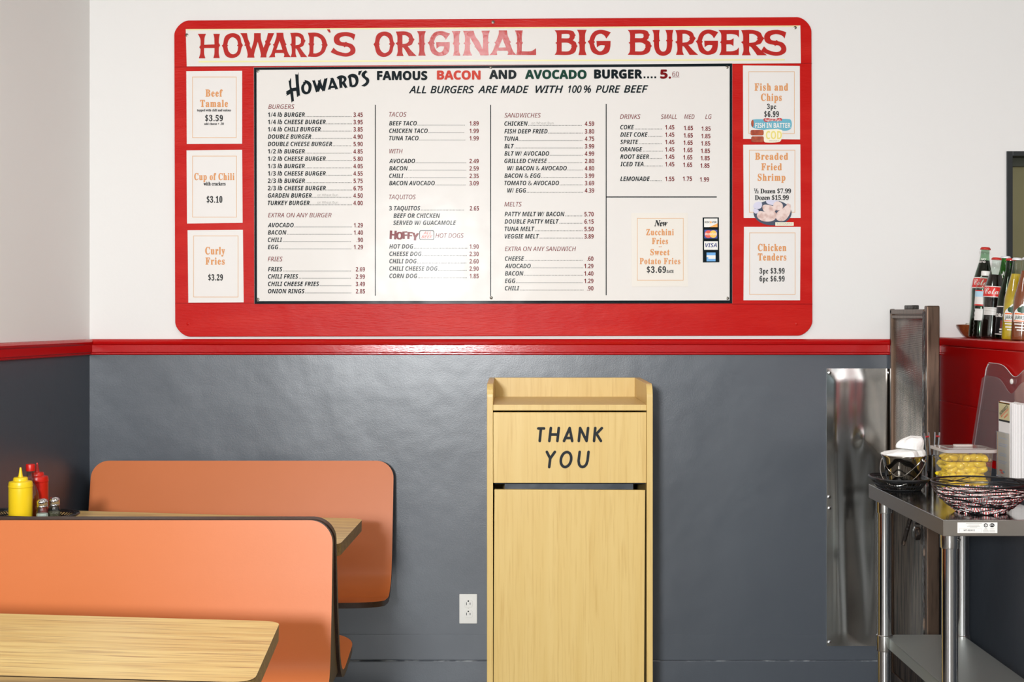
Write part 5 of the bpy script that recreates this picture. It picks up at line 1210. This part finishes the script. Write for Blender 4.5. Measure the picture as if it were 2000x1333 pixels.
bottle('green glass lemon-lime soda bottle with a white cap', (1.766, 5.015, ZH), 0.0362, 0.300, SPRITE, m_greenglass, m_grn, 0.70, m_cap_w, sprite_deco)
def dark_deco(t, pr, R, H):
    lb1 = band(t, pr, 0.06 * H, 0.40 * H, mat('label_black', (18, 18, 20), 0.3), 'black_label', FRONT - 1.3, FRONT + 0.1); band(t, pr, 0.06 * H, 0.40 * H, m_lw, 'white_label', FRONT + 0.1, FRONT + 1.2)
    band(t, pr, 0.395 * H, 0.405 * H, m_lw, 'label_top_line', FRONT - 1.3, FRONT + 1.2, 0.001); band(t, pr, 0.055 * H, 0.065 * H, m_lw, 'label_bottom_line', FRONT - 1.3, FRONT + 1.2, 0.001)
    ik = Ink(); ik.text('SIDRAL', -0.052, -0.27 * H, 0.012, 0, 'serif', w=0.055); ik.rect(-0.02, -0.11 * H, 0.0, -0.13 * H, 0); ik.rect(-0.02, -0.08 * H, -0.004, -0.095 * H, 0); ik.rect(-0.018, -0.23 * H, 0.003, -0.14 * H, 1); ik.build('label_lettering', [m_lw, mat('label_maroon', (120, 40, 30), 0.4)], wrap(pr, 0.0013), lb1, False)
    ik = Ink()
    for q_ in range(11): ik.rect(0.008, -(0.38 - 0.028 * q_) * H, 0.032, -(0.376 - 0.028 * q_) * H, 0)
    ik.build('label_small_print', m_faint, wrap(pr, 0.0013), lb1, False)
bottle('dark soda bottle with green neck and black and white label', (1.7195, 4.832, ZH), 0.0350, 0.284, JARR, m_greenglass, m_drk, 0.83, m_cap_r, dark_deco)
m_jor = mat('label_orange', (232, 110, 40), 0.4); m_jgr = mat('label_dark_green', (30, 74, 52), 0.4)
def jar_deco(t, pr, R, H):
    ik = Ink(); S = lambda s: [[(p[0], -p[1]) for p in curve_loop(s)]]
    ik.poly([[(p[0] * 0.001, -p[1] * 0.001 * H / 0.284) for p in curve_loop('-30,62 30,62 34,74s 32,92s 22,112s 8,122s -2,124s -14,112s -28,98s -32,80s')]], 0); lb1 = ik.build('label_patch', m_lw, wrap(pr, 0.0007), t, False)
    ik = Ink()
    ik.poly([[(p[0] * 0.001, -p[1] * 0.001 * H / 0.284) for p in curve_loop('-28,88 28,88 26,92 -26,92')]], 0); ik.poly([[(p[0] * 0.001, -p[1] * 0.001 * H / 0.284) for p in curve_loop('-28,64 28,64 28,67 -28,67')]], 0)
    for cx_, cy_, r_ in ((-10, 104, 8), (0, 110, 7), (8, 102, 8), (-2, 99, 6)): ik.ellipse(cx_ * 0.001, -cy_ * 0.001 * H / 0.284, r_ * 0.001, r_ * 0.0011, 1, 14)
    ik.text('JARRITOS', 0, -0.0715 * H / 0.284, 0.012, 2, 'bold', w=0.052, align='c')
    ik.build('label_art', [m_jor, m_jgr, mat('label_teal_grey', (70, 90, 84), 0.4)], wrap(pr, 0.0013), lb1, False)
    ik = Ink()
    for zc, wd in ((0.054, 0.05), (0.043, 0.044), (0.034, 0.03)): ik.rect(-wd / 2, -zc * H / 0.284 - 0.003, wd / 2, -zc * H / 0.284 + 0.001, 0)
    ik.build('flavour_lettering', m_lw, wrap(pr), t, False)
bottle('yellow pineapple soda bottle with a white cap', (1.694, 4.70, ZH), 0.0335, 0.281, JARR, m_glass, m_pine, 0.80, m_cap_w, jar_deco)
bottle('brown tamarind soda bottle at the right end of the row', (1.701, 4.63, ZH), 0.0335, 0.279, JARR, m_glass, m_tam, 0.84, m_cap_w, jar_deco)
# water bottle
wbt = thing('water_bottle', 'small clear plastic water bottle between the two cola bottles', 'bottle', (1.694, 5.007, ZH), (0, LEAN, 0))
pr = [(0.026, 0), (0.029, 0.006)]
for k in range(6): pr += [(0.030, 0.012 + 0.016 * k), (0.0272, 0.020 + 0.016 * k)]
pr += [(0.030, 0.108), (0.030, 0.178), (0.0295, 0.186), (0.024, 0.205), (0.014, 0.222), (0.0125, 0.226), (0.0125, 0.236)]
MB().lathe(pr, 40).build('plastic_bottle', m_glass, wbt, world=False, smooth=True)
band(wbt, pr, 0.118, 0.174, m_lw, 'label'); band(wbt, pr, 0.150, 0.170, mat('label_sky_blue', (176, 214, 232), 0.4), 'label_blue', eps=0.001); band(wbt, pr, 0.170, 0.174, m_cred2, 'label_red_line', eps=0.001); band(wbt, pr, 0.118, 0.123, m_cred2, 'label_red_foot', eps=0.001)
band(wbt, pr, 0.065, 0.107, m_lw, 'nutrition_sticker', FRONT - 1.0, FRONT + 0.2, 0.0026)
MB().lathe([(0.0148, 0.228), (0.015, 0.23), (0.015, 0.243), (0.014, 0.245)], 36).build('screw_cap', m_whiteplastic, wbt, world=False, smooth=True)
# wooden bowl with creamers
wbw = thing('wooden_bowl', 'small wooden bowl behind the tall cola bottle on the red ledge', 'bowl', (1.738, 5.185, ZH))
m_bowl = wood('bowl_wood', (150, 84, 40), (124, 62, 28), (92, 44, 20), 0, 40, 3, 0.35)
b = MB(); pr = smooth_prof([(0.034, 0), (0.045, 0.008), (0.060, 0.026), (0.073, 0.048)]); b.lathe(pr + [(0.071, 0.049)] + [(r - 0.0035, z + 0.003) for r, z in reversed(pr) if z < 0.044], 48); b.build('bowl_body', m_bowl, wbw, world=False, smooth=True)
for i, (dx, dy, col, nm) in enumerate(((-0.03, -0.02, (230, 226, 214), 'white'), (0.012, -0.022, (196, 190, 220), 'lilac'), (0.002, 0.022, (236, 226, 150), 'pale yellow'))):
    t = MB().lathe([(0.012, 0), (0.018, 0.020), (0.021, 0.021), (0.021, 0.0225), (0.012, 0.0235)], 28).build('creamer_cup', mat('creamer_' + nm.replace(' ', '_'), col, 0.4), None, smooth=True)
    t.location = (1.738 + dx, 5.185 + dy, ZH + 0.028); t.rotation_euler = (0.2 * i - 0.15, 0.25, 0)
    tag(t, nm + ' creamer cup lying in the small wooden bowl', 'creamer', 'creamers in the wooden bowl')

if _to.name in C.objects: C.objects.unlink(_to)
bpy.data.objects.remove(_to)
